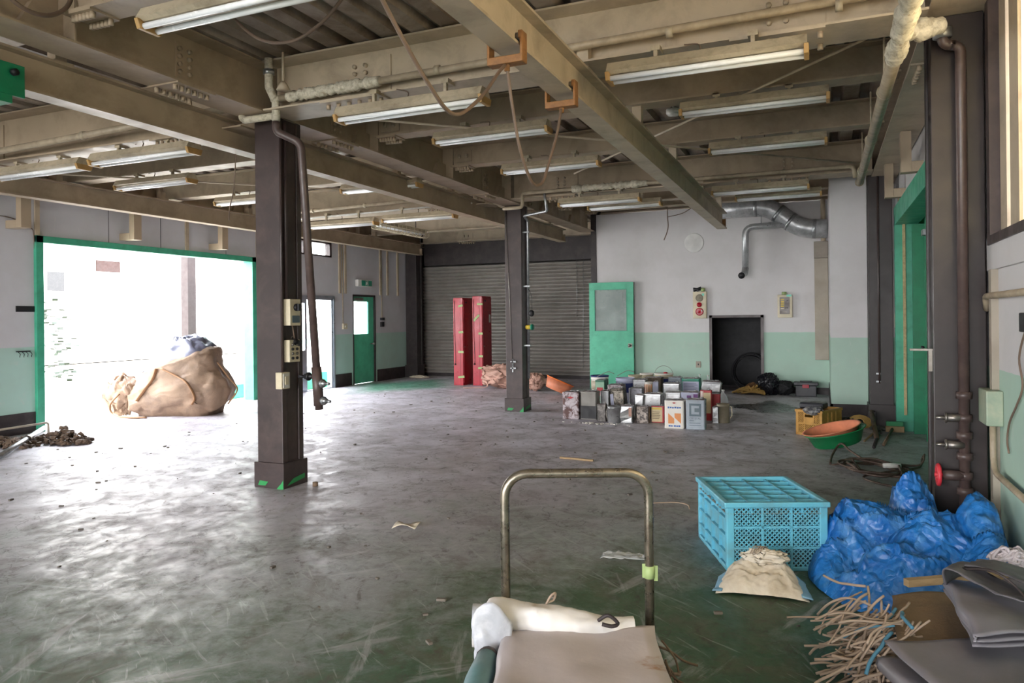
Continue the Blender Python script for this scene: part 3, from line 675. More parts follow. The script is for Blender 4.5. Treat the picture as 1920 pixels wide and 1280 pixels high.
pipe('painted_pipe', 'long pale pipe along the left half of the far frame', [(-9.1,9.7,3.17),(-4.6,9.7,3.24)], .03, M['pipe'], extra=[('pipe_clip', clampmb((x,9.7,3.17+(x+9.1)*.0155),.038), M['fixture']) for x in (-7.6,-6.6,-5.7)])
pipe('conduit', 'thin pale conduit below the long pipe of the far left frame', [(-8.4,9.62,3.05),(-4.7,9.62,3.1)], .014, M['white'])
pipe('painted_pipe', 'pale chipped pipe sloping away overhead toward the far right corner', [(.38,2.2,2.84),(.38,9.1,2.9)], .04, M['pipe'], extra=[('lagging', lagging((.38,3.3,2.85),(.38,4.7,2.862),.048,9,40), M['flake']), ('end_cap', clampmb((.38,9.1,2.9),.046,'y'), M['pipe'])]+[('pipe_clip', MB().cyl((.38,y-.012,2.85+.0087*(y-2.2)),(.38,y+.012,2.85+.0087*(y-2.2)),.05,12).cyl((.38,y,2.9),(.38,y,3.3),.007,6), M['fixture']) for y in (5.4,6.9,8.4)])
ex = [('lagging', lagging((.42,4.62,2.98),(.62,4.75,3.04),.055,4,14), M['flake']), ('flange', MB().cyl((.64,4.85,3.0),(.64,4.85,3.05),.05), M['galv'])]
for z in (.82, .665):
    ex += [('valve', MB().cyl((.73,4.88,z),(.64,4.87,z),.024,10).cyl((.645,4.87,z),(.635,4.87,z),.03,10).cyl((.64,4.87,z),(.59,4.865,z),.011,8), M['steel'])]
ex += [('valve', MB().cyl((.73,4.88,.49),(.62,4.87,.49),.03,10), M['pvc'])]
ex += [('collar', clampmb((.735,4.89,z),.042,'z'), M['pvc']) for z in (.95,.82,.72,.6,.49,.4)]
t = pipe('riser_pipe', 'brown riser pipe with valves on the right foreground column', bent([(.64,4.86,3.08),(.64,4.86,2.96),(.735,4.89,2.96),(.735,4.89,.05)],.05), .029, M['pvc'], extra=ex)
hw = MB().tube([(.60+.0, 4.865+.055*math.cos(a), .49+.055*math.sin(a)) for a in [2*PI*k/16 for k in range(16)]], .012, 8, closed=True)
for k in range(5):
    a = 2*PI*k/5; hw.cyl((.6,4.865,.49),(.6,4.865+.05*math.cos(a),.49+.05*math.sin(a)),.006,6)
obj('handwheel', hw.cyl((.58,4.865,.49),(.63,4.868,.49),.012,8), M['redpaint'], t, label='red valve handwheel')
pipe('conduit', 'thin brown conduit with clips down the dark column beyond the green doorway', [(.637,10.335,3.2),(.637,10.335,.55)], .014, M['brown'], extra=[('clip', MB().box(.6,10.325,z,.65,10.349,z+.02), M['galv']) for z in (.66,.56)])
pipe('electric_conduit', 'thick tan conduit dropping to the long wall box near the back wall', [(.0,14.08,3.46),(.0,14.08,2.72)], .04, M['tan2'])
pipe('wall_pipe', 'short tan pipe running level along the right wall below the window', bent([(.86,4.94,1.44),(.845,4.88,1.515),(.845,2.5,1.515)],.03), .018, M['pipe'])
pipe('wall_channel', 'pair of green-grey cable ducts rising on the right wall beside the column', [(.868,4.83,0.0),(.868,4.83,1.66)], .012, M['panelbox'], extra=[('duct', MB().box(.845,4.74,0,XR,4.80,1.66), M['panelbox'])])
t = thing('conduit_box', 'grey-green conduit box on the right wall with bent pipe below', 'box', (.86,4.76,.9))
obj('box_body', MB().box(.80,4.64,.81,XR,4.86,1.0), mat('box_green', '8b9a86', .5, dirt='c2b9a0', damt=.5), t, bev=.006)
obj('conduit', MB().tube(bent([(.84,4.7,.81),(.84,4.7,.56),(.845,3.2,.56)],.12), .016), M['pipe'], t)
pts = [(.872,4.02,1.36),(.87,4.12,1.33),(.865,4.22,1.2),(.87,4.18,1.07),(.868,4.30,.96),(.866,4.44,.86),(.867,4.5,.76),(.866,4.46,.70)]
t = thing('wall_socket', 'black cable hanging from a dark box on the right wall', 'socket', (.87,4.05,1.36))
obj('box_body', MB().box(.84,3.98,1.33,XR,4.1,1.42), M['black'], t, bev=.005); obj('cable', MB().tube(smoothpath(pts,5), .005, 6), M['cable'], t)
tag(obj('coat_hook', MB().box(.47,4.965,1.2,.59,5.0,1.212).box(.565,4.945,1.08,.585,4.952,1.212), M['steel']), 'metal shelf hook on the left side of the right foreground column', 'hook')
t = thing('door_switch', 'small cream switch box beside the green doorway', 'switch', (.8,10.28,1.3))
obj('box_body', MB().box(.81,10.22,1.25,XR,10.33,1.43), M['cream'], t, bev=.004); obj('cable_conduit', MB().tube([(.865,10.27,1.43),(.865,10.27,2.9)], .01, 8), M['pipe'], t)
# rail trolleys and hanging cables
def trolley(y, label):
    t = thing('cable_trolley', label, 'trolley', (-1.5,y,2.82)); z = 2.82
    mb = MB().prism([(-1.60,z-.09),(-1.40,z-.09),(-1.40,z+.07),(-1.425,z+.07),(-1.425,z+.03),(-1.415,z+.03),(-1.415,z-.05),(-1.585,z-.05),(-1.585,z+.03),(-1.575,z+.03),(-1.575,z+.07),(-1.60,z+.07)], y-.035, y+.035, 1)
    obj('clamp', mb, M['orange'], t, bev=.006)
    obj('bolt', MB().cyl((-1.5,y,z-.12),(-1.5,y,z-.05),.016,8), M['orange'], t)
    for s_ in (-1, 1): obj('roller', MB().cyl((-1.5+s_*.085,y,z+.045),(-1.5+s_*.055,y,z+.045),.025,10), M['steel'], t)
    return t
trolley(3.5, 'rusty orange clamp trolley on the overhead rail holding two cable loops')
trolley(4.36, 'second rusty clamp trolley on the overhead rail, above the narrow cable loop')
trolley(2.2, 'rusty clamp trolley on the overhead rail at the top edge')
tag(obj('hanging_cable', MB().tube(smoothpath([(-1.5,2.2,2.72),(-1.5,2.34,2.6),(-1.5,2.66,2.40),(-1.5,2.9,2.325),(-1.5,3.17,2.47),(-1.5,3.38,2.65),(-1.5,3.47,2.72)],6), .009, 8), M['cable']), 'brown cable hanging in a wide loop from the nearest rail trolleys', 'cable')
tag(obj('hanging_cable', MB().tube(smoothpath([(-1.5,3.5,2.72),(-1.5,3.56,2.55),(-1.5,3.665,2.33),(-1.5,3.8,2.2),(-1.5,3.9,2.172),(-1.5,4.02,2.22),(-1.5,4.13,2.36),(-1.5,4.27,2.55),(-1.5,4.35,2.72)],6), .009, 8), M['cable']), 'brown cable hanging in a narrow loop between two rail trolleys', 'cable')
tag(obj('hanging_cable', MB().tube(smoothpath([(-3.72,3.8,3.545),(-3.425,3.8,3.285),(-3.141,3.8,3.213),(-2.91,3.8,3.287),(-2.746,3.8,3.41),(-2.62,3.8,3.545)],6), .011, 8), M['cable']), 'cable sagging under the deck beside the big light at the top', 'cable')
tag(obj('hanging_cable', MB().tube(smoothpath([(-4.2,2.45,3.5),(-4.14,2.66,3.23),(-4.12,2.84,3.19),(-4.14,3.0,3.3),(-4.2,3.1,3.5)],6), .013, 8), M['cable']), 'dark cable loop against the girder at the top left corner', 'cable')
t = thing('hanging_rod', 'thin tan rod with cone foot hanging above the near column', 'rod', (-3.93,4.66,3.3))
obj('rod', MB().cyl((-3.93,4.66,3.3),(-3.93,4.66,ZD),.011,8), T2, t); obj('cone', MB().lathe([(.012,.07),(.03,.05),(.055,0),(.0,0)],(-3.93,4.66,3.245)), T2, t)
tag(obj('dangling_wire', MB().tube(smoothpath([(-2.62,13.5,3.425),(-2.62,13.5,3.25),(-2.61,13.5,3.07),(-2.64,13.5,2.94),(-2.69,13.5,2.82)],5), .009, 6), M['cable']), 'loose wire dangling in front of the white back wall', 'wire')
tag(obj('dangling_wire', MB().tube(smoothpath([(-2.615,13.5,3.24),(-2.34,13.48,3.29),(-2.1,13.48,3.425)],5), .007, 6), M['cable']), 'short wire sloping up right from the dangling wire at the back wall', 'wire')
tag(obj('dangling_wire', MB().tube(smoothpath([(-4.80,5.06,2.93),(-4.83,5.06,2.6),(-4.87,5.05,2.43),(-4.88,5.05,2.32)],5), .005, 5), M['cable']), 'thin wire dangling just left of the near freestanding column', 'wire')
tag(obj('wall_cable', MB().tube(smoothpath([(XL+.01,5.6,2.72),(XL+.012,6.0,2.76),(XL+.012,6.3,2.66),(XL+.012,6.36,2.5),(XL+.012,6.37,1.6),(XL+.012,6.37,.3)],5), .006, 5), M['cable']), 'thin cable along the left wall into the doorway frame', 'cable')
t = thing('hoist_carriage', 'green hoist carriage plate hung on the crane rail at left edge', 'hoist', (-4.6,2.85,2.93))
obj('side_plate', MB().box(-4.63,2.55,2.83,-4.61,3.06,3.03), M['deepgreen'], t, bev=.004)
obj('side_plate', MB().box(-4.83,2.55,2.83,-4.81,3.06,3.03), M['deepgreen'], t, bev=.004)
obj('cross_plate', MB().box(-4.83,2.6,2.78,-4.61,2.98,2.83), M['deepgreen'], t)
for y in (2.68,2.95):
    for x in (-4.77,-4.675): obj('wheel', MB().cyl((x-.025,y,2.945),(x+.035,y,2.945),.03,14), M['steel'], t)
for y in (2.7,2.98): obj('bolt', MB().cyl((-4.6,y,2.97),(-4.57,y,2.97),.022,8), M['black'], t)
# ================================================================== DEVICES ON COLUMN AND WALLS
xf = -4.21
t = thing('switch_box', 'cream rotary switch box on the right side of the near column', 'switch', (xf,5.03,1.5))
obj('box_body', MB().box(xf,4.965,1.375,xf+.07,5.1,1.60), M['cream'], t, bev=.005)
obj('rotary_knob', MB().cyl((xf+.07,5.04,1.53),(xf+.09,5.04,1.53),.032).box(xf+.09,5.03,1.5,xf+.11,5.05,1.56), M['black'], t)
obj('label_plate', MB().box(xf+.07,4.99,1.40,xf+.073,5.085,1.46), M['labelslate'], t)
obj('conduit', MB().tube([(xf+.012,4.99,1.6),(xf+.012,4.99,3.1)],.012), M['brown'], t)
t = thing('hanging_socket', 'black rubber socket dangling below the rotary switch box', 'socket', (xf+.04,5.05,1.22))
obj('socket_body', MB().sphere((xf+.045,5.05,1.235),.036,12,(1,1.2,.9)).cyl((xf+.045,5.05,1.235),(xf+.045,5.1,1.22),.03), M['black'], t); obj('cord', MB().tube([(xf+.03,5.04,1.375),(xf+.045,5.05,1.26)],.007,6), M['cable'], t)
t = thing('button_box', 'cream hoist button box with two rows of buttons on near column', 'control', (xf,5.03,1.16))
obj('box_body', MB().box(xf,4.965,1.065,xf+.06,5.1,1.255), M['cream'], t, bev=.006)
for k in range(4):
    for y in (5.0,5.055): obj('button', MB().cyl((xf+.06,y,1.10+k*.038),(xf+.072,y,1.10+k*.038),.012,10), M['steel' if k % 2 else 'black'], t)
obj('hook', MB().tube(arc((xf+.03,5.04,1.265),.018,0,PI,6,(1,2)),.004,6), M['steel'], t)
t = thing('power_outlet', 'cream power outlet low on the near freestanding column', 'outlet', (xf,4.95,.9))
obj('box_body', MB().box(xf-.02,4.88,.845,xf+.045,4.985,.985), M['cream'], t, bev=.005); obj('face_plate', MB().box(xf+.045,4.895,.855,xf+.052,4.97,.975), M['white'], t); obj('receptacle', MB().box(xf+.052,4.915,.88,xf+.06,4.95,.95), M['cream'], t)
obj('conduit', MB().tube([(xf+.012,4.93,.985),(xf+.012,4.93,3.1)],.011), M['brown'], t)
t = thing('exit_sign', 'green exit sign with white running figure above the exit door', 'sign', (XL+.04,13.75,2.22))
obj('housing', MB().box(XL,13.48,2.15,XL+.08,14.02,2.30), M['white'], t, bev=.005)
obj('sign_face', MB().box(XL+.08,13.6,2.165,XL+.084,14.0,2.285), M['labelteal'], t)
fx = XL+.086
fig = MB().sphere((fx,13.81,2.265),.011,8,(.3,1,1))
for a, b, r in (((13.81,2.25),(13.8,2.22),.010),((13.8,2.22),(13.825,2.2),.006),((13.825,2.2),(13.82,2.18),.006),((13.8,2.22),(13.785,2.2),.006),((13.785,2.2),(13.765,2.19),.006),((13.808,2.247),(13.84,2.235),.005),((13.808,2.247),(13.78,2.235),.005)):
    fig.cyl((fx,a[0],a[1]),(fx,b[0],b[1]),r,6)
obj('running_figure', fig, M['white'], t)
obj('doorway_symbol', MB().box(fx-.001,13.755,2.175,fx+.001,13.765,2.28).box(fx-.001,13.755,2.272,fx+.001,13.86,2.28).box(fx-.001,13.85,2.175,fx+.001,13.86,2.28), M['white'], t)
t = thing('wall_switch', 'cream wall switch between the sliding door and the exit door', 'switch', (XL,13.05,1.3))
obj('plate', MB().box(XL,12.98,1.22,XL+.04,13.12,1.34), M['cream'], t, bev=.004); obj('toggle', MB().box(XL+.04,13.03,1.26,XL+.05,13.06,1.3), M['white'], t); obj('conduit', MB().tube([(XL+.012,13.0,1.34),(XL+.012,13.0,3.2)],.01), M['pipe'], t)
t = thing('wall_switch', 'dark double switch on the wall right of the exit door', 'switch', (XL,14.5,1.35))
obj('plate', MB().box(XL,14.44,1.25,XL+.04,14.56,1.36), M['black'], t, bev=.004); obj('socket', MB().box(XL,14.44,1.4,XL+.05,14.56,1.46), M['blackplastic'], t); obj('conduit', MB().tube([(XL+.012,14.5,1.46),(XL+.012,14.5,3.2)],.01), M['pipe'], t)
tag(obj('wall_plate', MB().box(XL,6.12,1.565,XL+.012,6.385,1.64), M['black'], bev=.003), 'small black plate on the left wall beside the big doorway', 'plate')
hk = MB().box(XL,6.12,1.05,XL+.01,6.3,1.065)
for k in range(4): hk.tube(smoothpath([(XL+.005,6.13+k*.05,1.06),(XL+.05,6.14+k*.05,1.03),(XL+.06,6.13+k*.05,1.0),(XL+.03,6.15+k*.05,.985)],4),.004,5)
tag(obj('hook_rail', hk, M['black']), 'row of bent wire hooks on the mint part of the left wall', 'hook')
t = thing('fire_alarm', 'cream fire alarm box with speaker grille and two red discs', 'alarm', (-2.155,YB,1.6))
y = YB-.08
obj('box_body', MB().box(-2.28,y,1.375,-2.03,YB,1.88), M['cream'], t, bev=.008); obj('front_plate', MB().box(-2.265,y-.006,1.395,-2.05,y,1.86), M['cream'], t, bev=.003)
RX = Matrix.Rotation(PI/2,3,'X')
obj('speaker_grille', MB().lathe([(.0,0),(.07,0),(.07,.008),(.05,.012),(.0,.012)],(-2.157,y-.006,1.76),24,RX), mat('grille','8a8272',.6,dirt='5a5348',damt=.7,dscale=60), t)
obj('alarm_lamp', MB().lathe([(.048,0),(.045,.02),(.03,.035),(.0,.04)],(-2.16,y-.006,1.634),20,RX), M['red'], t, label='red domed lamp')
obj('push_button', MB().lathe([(.074,0),(.074,.012),(.06,.018),(.03,.01),(.0,.01)],(-2.157,y-.006,1.502),24,RX), M['red'], t, label='red disc with a white spot')
obj('white_spot', MB().lathe([(.016,0),(.016,.004),(0,.004)],(-2.115,y-.022,1.52),12,RX), M['white'], t)
obj('green_tape', MB().box(-2.11,y-.012,1.80,-2.07,y-.004,1.845), mat('mint_tape','7fd6c0',.5), t)
t = thing('siren_horn', 'black horn with green tape on top of the fire alarm box', 'siren', (-2.16,YB-.05,1.9))
obj('horn', MB().tube([(-2.27,YB-.05,1.92),(-2.2,YB-.05,1.925),(-2.13,YB-.05,1.94)],[.042,.024,.038],12), M['black'], t); obj('foot', MB().box(-2.21,YB-.07,1.875,-2.18,YB-.03,1.92), M['black'], t); obj('tape_band', MB().cyl((-2.13,YB-.05,1.915),(-2.06,YB-.05,1.915),.034), M['tape'], t)
t = thing('alarm_panel', 'cream control panel with dark window beside the long wall box', 'panel', (-.65,YB,1.58))
obj('box_body', MB().box(-.774,y+.01,1.376,-.524,YB,1.79), M['cream'], t, bev=.008)
obj('dark_window', MB().box(-.738,y+.004,1.44,-.567,y+.01,1.745), mat('panel_window','4d4038',.35), t)
for k in range(5): obj('indicator', MB().box(-.718,y,1.53+k*.04,-.66,y+.004,1.553+k*.04), M['labelyel' if k else 'cream'], t)
for kx, kz in ((-.63,1.55),(-.6,1.55),(-.61,1.68)): obj('key_switch', MB().cyl((kx,y-.004,kz),(kx,y+.004,kz),.009,10), M['black'], t)
obj('maker_strip', MB().box(-.69,y+.001,1.475,-.62,y+.004,1.485), M['panelbox'], t)
obj('green_tape', MB().box(-.62,y+.004,1.755,-.535,y+.012,1.79), mat('mint_tape2','7fd6c0',.5), t)
obj('tape_roll', MB().cyl((-.70,YB-.05,1.815),(-.62,YB-.05,1.815),.026), M['tape'], t)
t = thing('wall_outlet', 'small brown outlet plate low on the back wall left of the recess', 'outlet', (-2.2,YB,.5))
obj('plate', MB().box(-2.246,YB-.015,.443,-2.157,YB,.563), M['panelbox'], t, bev=.003); obj('slots', MB().box(-2.21,YB-.018,.49,-2.19,YB-.014,.52), M['black'], t)
tag(obj('vent_cover', MB().lathe([(.0,0),(.185,0),(.185,.01),(.17,.014),(0,.014)],(-2.26,YB,2.81),40,RX), mat('vent_white','d9d8d6',.6)), 'round white cover plate high on the back wall', 'cover')
t = thing('cable_trunking', 'tall narrow tan wall box reaching down beside the white pier', 'box', (-.03,YB,1.6))
obj('lower_cover', MB().box(-.15,YB-.1,.62,.075,YB,2.42), M['panelbox'], t, bev=.004); obj('upper_cover', MB().box(-.155,YB-.115,2.425,.075,YB,2.72), mat('panel_dark','857b6f',.5), t, bev=.004)
t = thing('ventilation_duct', 'silver spiral duct bending across the top of the back wall', 'duct', (-.9,13.95,3.2))
dp_ = bent([(-2.0,13.93,3.37),(-.9,13.93,3.37),(-.36,13.93,2.94),(.07,13.93,2.92)],.22)
obj('duct_run', MB().tube(dp_, .165, 22), M['duct'], t)
for i in (1, 6, 7, 12):
    d = (dp_[min(i+1,len(dp_)-1)]-dp_[max(i-1,0)]).normalized()*.03; obj('joint_band', MB().cyl(dp_[i]-d, dp_[i]+d, .171, 22), M['galv'], t)
t = thing('exhaust_hose', 'small silver duct dropping to an open black end on back wall', 'duct', (-1.2,13.95,2.7))
hp = bent([(-.62,13.86,3.03),(-1.29,13.86,3.01),(-1.30,13.86,2.24)],.14); obj('hose_run', MB().tube(hp, .058, 16), M['duct'], t)
obj('hose_end', MB().tube([(-1.30,13.86,2.27),(-1.31,13.82,2.18),(-1.35,13.72,2.14)],[.06,.062,.055],14), M['duct'], t); obj('open_mouth', MB().cyl((-1.355,13.70,2.135),(-1.348,13.73,2.14),.058,16), M['black'], t)
obj('hanger', MB().cyl((-1.02,13.86,3.07),(-1.02,13.86,3.3),.008,6), M['galv'], t)
# ================================================================== SHUTTER, LOCKERS, DOOR LEAF
t = thing('roller_shutter', 'closed grey roller shutter across the far end under a dark header', 'shutter', (-6.75,YS-.05,0))
mb = MB(); n = 32; hz = 2.72/n; pr = []
for k in range(n):
    for j in range(6): a = j/6; pr.append((YS-.03-.03*math.sin(PI*min(1,a*1.2)) if a < .83 else YS-.022, .06+(k+a)*hz*.985))
for k in range(len(pr)-1): mb.add([(-9.33,*pr[k]),(-4.2,*pr[k]),(-4.2,*pr[k+1]),(-9.33,*pr[k+1])],[(0,1,2,3)],True)
obj('slat_curtain', mb, M['shutter'], t); obj('bottom_bar', MB().box(-9.33,YS-.06,0,-4.2,YS-.01,.075), M['dark'], t)
for x in (-9.36,): obj('guide_rail', MB().box(x,YS-.12,0,x+.08,YS,2.75), M['dark'], t)
obj('header_box', MB().box(-9.15,15.98,2.74,-4.2,YS,3.27), M['dark'], t)
tag(obj('shutter_cord', MB().cyl((-5.205,16.08,2.72),(-5.215,16.08,1.36),.006,6), M['galv']), 'short thin cord hanging at the right end of the shutter', 'cord')
tag(obj('shutter_cord', MB().cyl((-5.05,16.08,2.72),(-5.075,16.08,.26),.006,6), M['galv']), 'long thin chain hanging at the right end of the shutter', 'cord')
def cabinet(x0, y0, h, label, tapes, ph):
    w, d = .225, .47; t = thing('steel_cabinet', label, 'cabinet', (x0+w/2, y0+d/2, 0), 0, 'red steel cabinets')
    obj('body', MB().box(x0,y0,0,x0+w,y0+d,h), M['red'], t, bev=.006)
    obj('side_door', MB().box(x0+w,y0+.02,.05,x0+w+.012,y0+d-.02,h-.04), M['red'], t, bev=.004)
    obj('seam', MB().box(x0+w*.72,y0-.003,.01,x0+w*.735,y0,h-.01), mat('dark_red','5a0a14',.4), t)
    for u, z, a, L in tapes: obj('tape_strip', MB().obox((x0+w*u,y0-.004,z),(L,.004,.045),Matrix.Rotation(a,3,'Y')), M['tape'], t, label='green tape strip')
    obj('pull_cord', MB().tube(smoothpath([(x0+.03,y0-.008,h-.06),(x0+.035,y0-.01,h*.6),(x0+.05,y0-.012,h*.32),(x0+.045,y0-.012,h*.25)],5),.004,5).sphere((x0+.045,y0-.014,h*.24),.02,8), M['dark'], t)
    obj('handle', MB().sphere((x0+w+.03,y0+.1,h-.1),.022,8).cyl((x0+w+.01,y0+.1,h-.1),(x0+w+.03,y0+.1,h-.1),.01), M['black'], t)
    obj('latch', MB().sphere((x0+w+.02,y0+.06,h*.44),.014,8), M['steel'], t)
    for k, z in enumerate(ph): obj('printed_mark', MB().box(x0+w+.012,y0+.08,z,x0+w+.0135,y0+.08+.28-.1*k,z+.03), M['labelred'], t)
    return t
cabinet(-7.29,13.95,1.86,'red steel cabinet with green tapes, the left one of the pair',[(.78,1.69,-.25,.11),(.8,1.13,-.05,.11),(.78,.71,.0,.13),(.8,.18,-.12,.15)],(1.5,1.4))
t = cabinet(-6.87,14.02,1.89,'red steel cabinet with green tapes, right one by pink sacking',[(.8,1.72,.02,.13),(.42,1.43,-.75,.18),(.85,1.1,.03,.1),(.85,.62,.0,.1),(.85,.37,-.03,.13)],(1.58,1.5))
obj('paper_notice', MB().box(-6.631,14.34,1.33,-6.6295,14.42,1.5), M['labelw'], t)
t = thing('door_leaf', 'loose green door leaf with figured glass leaning on back wall', 'door', (-3.86,14.1,0))
mb = MB(); y0 = 14.06; x0, x1 = -4.30, -3.41
mb = wall_holes('x', y0, .045, x0, x1, 0, 2.10, [(x0+.105, x1-.125, 1.14, 1.965)])
obj('leaf', mb, M['leafgreen'], t); obj('glass_pane', MB().box(x0+.105,y0+.02,1.14,x1-.125,y0+.026,1.965), M['greyglass'], t)
gb = MB()
for a in ((x0+.105,1.14,x0+.117,1.965),(x1-.137,1.14,x1-.125,1.965),(x0+.105,1.14,x1-.125,1.152),(x0+.105,1.953,x1-.125,1.965)): gb.box(a[0],y0-.004,a[1],a[2],y0+.02,a[3])
obj('glazing_bead', gb, M['green'], t)
kb = obj('door_knob', MB().cyl((x1-.07,y0,.86),(x1-.07,y0-.05,.86),.012).sphere((x1-.07,y0-.06,.86),.03,12), M['steel'], t); obj('lock_plate', MB().box(x1-.11,y0-.004,.82,x1-.03,y0,.9), M['steel'], t)
# ================================================================== CANS AND PAILS
def can18(label, x, y, w, h, m, rz=.06, d=None, group='square cans in the heap', dent=0, seed=1, top=None, name='square_can', cat='can', lean=0):
    d = d or w; t = thing(name, label, cat, (x, y+d/2, 0), rz, group)
    if lean: t.rotation_euler = (0, lean, rz)
    c = w*.06; n = 6
    def ring(z, s_=1, k=0):
        o = []
        for (sx, sy) in ((-1,-1),(1,-1),(1,1),(-1,1)):
            ax, ay = sx*(w/2*s_), sy*(d/2*s_)
            pts = [(ax-sx*c, ay), (ax, ay-sy*c)] if sx*sy < 0 else [(ax, ay-sy*c), (ax-sx*c, ay)]
            if sx < 0 and sy < 0: pts = [(ax, ay-sy*c), (ax-sx*c, ay)]
            o += [(p[0], p[1], z) for p in pts]
        return o
    zs = [(0,.97),(.006,1),(h*.06,1),(h*.075,.985),(h*.3,.985),(h*.6,.985),(h*.925,.985),(h*.94,1),(h-.006,1),(h,.97)]
    rings = [ring(z, s_) for z, s_ in zs]; k = 8; vs = []
    for i, r_ in enumerate(rings):
        for j, p in enumerate(r_):
            v = Vector(p)
            if dent and 3 <= i <= 8:
                nn = nvec(v*9+Vector((seed*7.3,seed*2.1,seed)))*dent; v += Vector((nn.x, nn.y, nn.z*.4))
            vs.append(v)
    fs = [tuple(range(k))[::-1], tuple((len(zs)-1)*k+j for j in range(k))]
    for i in range(len(zs)-1):
        for j in range(k): fs.append((i*k+j, i*k+(j+1) % k, (i+1)*k+(j+1) % k, (i+1)*k+j))
    mb = MB(); mb.add(vs, fs); obj('body', mb, m, t, local=True, bev=.003)
    tp = MB().box(-w*.44, -d*.44, h-.004, w*.44, d*.44, h+.002); obj('lid_panel', tp, top or M['rusttin'], t, local=True)
    obj('spout_cap', MB().cyl((w*.27,d*.27,h),(w*.27,d*.27,h+.016),w*.11,12), top or M['tin'], t, local=True)
    obj('handle', MB().tube([(-w*.2,0,h),(-w*.15,0,h+.012),(w*.15,0,h+.012),(w*.2,0,h)],.004,6), M['tin'], t, local=True)
    return t
def face_panel(t, name, x0, z0, x1, z1, w, d, m, off=.002, side=0, poly=None):
    """flat print on the front (side=0) or right (side=1) face of a can"""
    y = -d/2*.985-off
    mb = MB()
    if poly:
        mb.prism([(p[0], p[1]) for p in poly], y, y+.0015, 1)
    elif side == 0: mb.box(x0, y, z0, x1, y+.0015, z1)
    else: mb.box(w/2*.985+off-.0015, x0, z0, w/2*.985+off, x1, z1)
    return obj(name, mb, m, t, local=True)
def pail(label, x, y, r, h, m, group='round pails in the heap', band=None, lid=None, bail=False, name='pail', knob=False, taper=.9):
    t = thing(name, label, 'pail', (x, y+r, 0), 0, group)
    prof = [(r*taper,0),(r*taper+.004,.01),(r*.985,h*.86),(r*1.03,h*.87),(r*1.03,h*.9),(r,h*.905),(r,h*.97),(r*1.04,h*.975),(r*1.04,h)]
    if not lid: prof += [(r*.97,h),(r*.93,h*.6),(0,h*.6)]
    else: prof += [(0,h)]
    obj('body', MB().lathe(prof,(0,0,0),28), m, t, local=True)
    if band: obj('printed_band', MB().lathe([(r*.955+.003,h*.42),(r*.985+.004,h*.8)],(0,0,0),28), band, t, local=True)
    if lid: obj('lid', MB().lathe([(r*1.06,h-.015),(r*1.06,h+.008),(r*.9,h+.012),(r*.85,h+.004),(0,h+.004)],(0,0,0),28), lid, t, local=True)
    if bail: obj('wire_handle', MB().tube(arc((0,0,h*.93),r*1.05,.15,PI-.15,14,(0,2)) ,.004,6), M['steel'], t, local=True)
    if knob: obj('red_cap', MB().cyl((.03,0,h),(.03,0,h+.03),.035,12), M['labelred'], t, local=True, label='red cap')
    return t
# front row
w=.225
t = can18('rusty white square can with small red emblem, leftmost in the heap', -3.275, 9.75, .24, .375, M['rusttin'])
face_panel(t,'red_emblem',0,0,0,0,.24,.24,M['labelred'],poly=[(-.05,.30),(-.015,.313),(.0,.32),(.015,.313),(.05,.30),(.015,.289),(0,.282),(-.015,.289)])
t = can18('square can half grey and half black, second from the left', -3.03, 9.79, .235, .385, mat('grey_can','8d8983',.5,.2,dirt='6b665f',damt=.4))
face_panel(t,'black_half',-.112,.012,.112,.19,.235,.235,M['black'])
obj('black_half', MB().box(.1165,-.112,.012,.118,.112,.19), M['black'], t, local=True)
can18('small dark oblong can behind the silver bucket at the heap front', -2.80, 9.66, .125, .235, M['darktin'], d=.1, seed=3, dent=.008, group='small cans in the heap')
t = pail('dented silver bucket with wire handle at the heap front', -2.612, 9.53, .085, .225, M['tin'], bail=False, taper=.97, name='silver_bucket'); obj('wire_handle', MB().tube(smoothpath([(-.088,0,.2),(-.1,-.02,.14),(-.09,-.03,.08),(-.07,-.06,.04)],5),.004,6), M['steel'], t, local=True)
t = can18('crumpled shiny can with torn pink label at the heap front', -2.445, 9.62, .172, .235, M['tin'], d=.11, dent=.03, seed=4, group='small cans in the heap'); face_panel(t,'torn_label',.03,.09,.07,.21,.172,.11,M['pink'],off=.006)
can18('blotchy grey-brown small can at the heap front, left of the cream labelled one', -2.243, 9.68, .17, .22, mat('blotched','8a8078',.5,.4,dirt='2e2826',damt=.9,dscale=18,dthr=(.46,.54)), d=.11, dent=.012, seed=5, group='small cans in the heap')
t = can18('small can with cream label and yellow top strip', -2.065, 9.81, .175, .22, M['labelred'], d=.11, group='small cans in the heap'); face_panel(t,'cream_label',-.083,.01,.06,.205,.175,.11,M['labelcream']); face_panel(t,'yellow_strip',-.075,.175,.05,.198,.175,.11,M['labelyel'],off=.003)
for k in range(5): face_panel(t,'text_line',-.07,.05+k*.022,.02+.008*(k%3),.057+k*.022,.175,.11,M['oldwood'],off=.003)
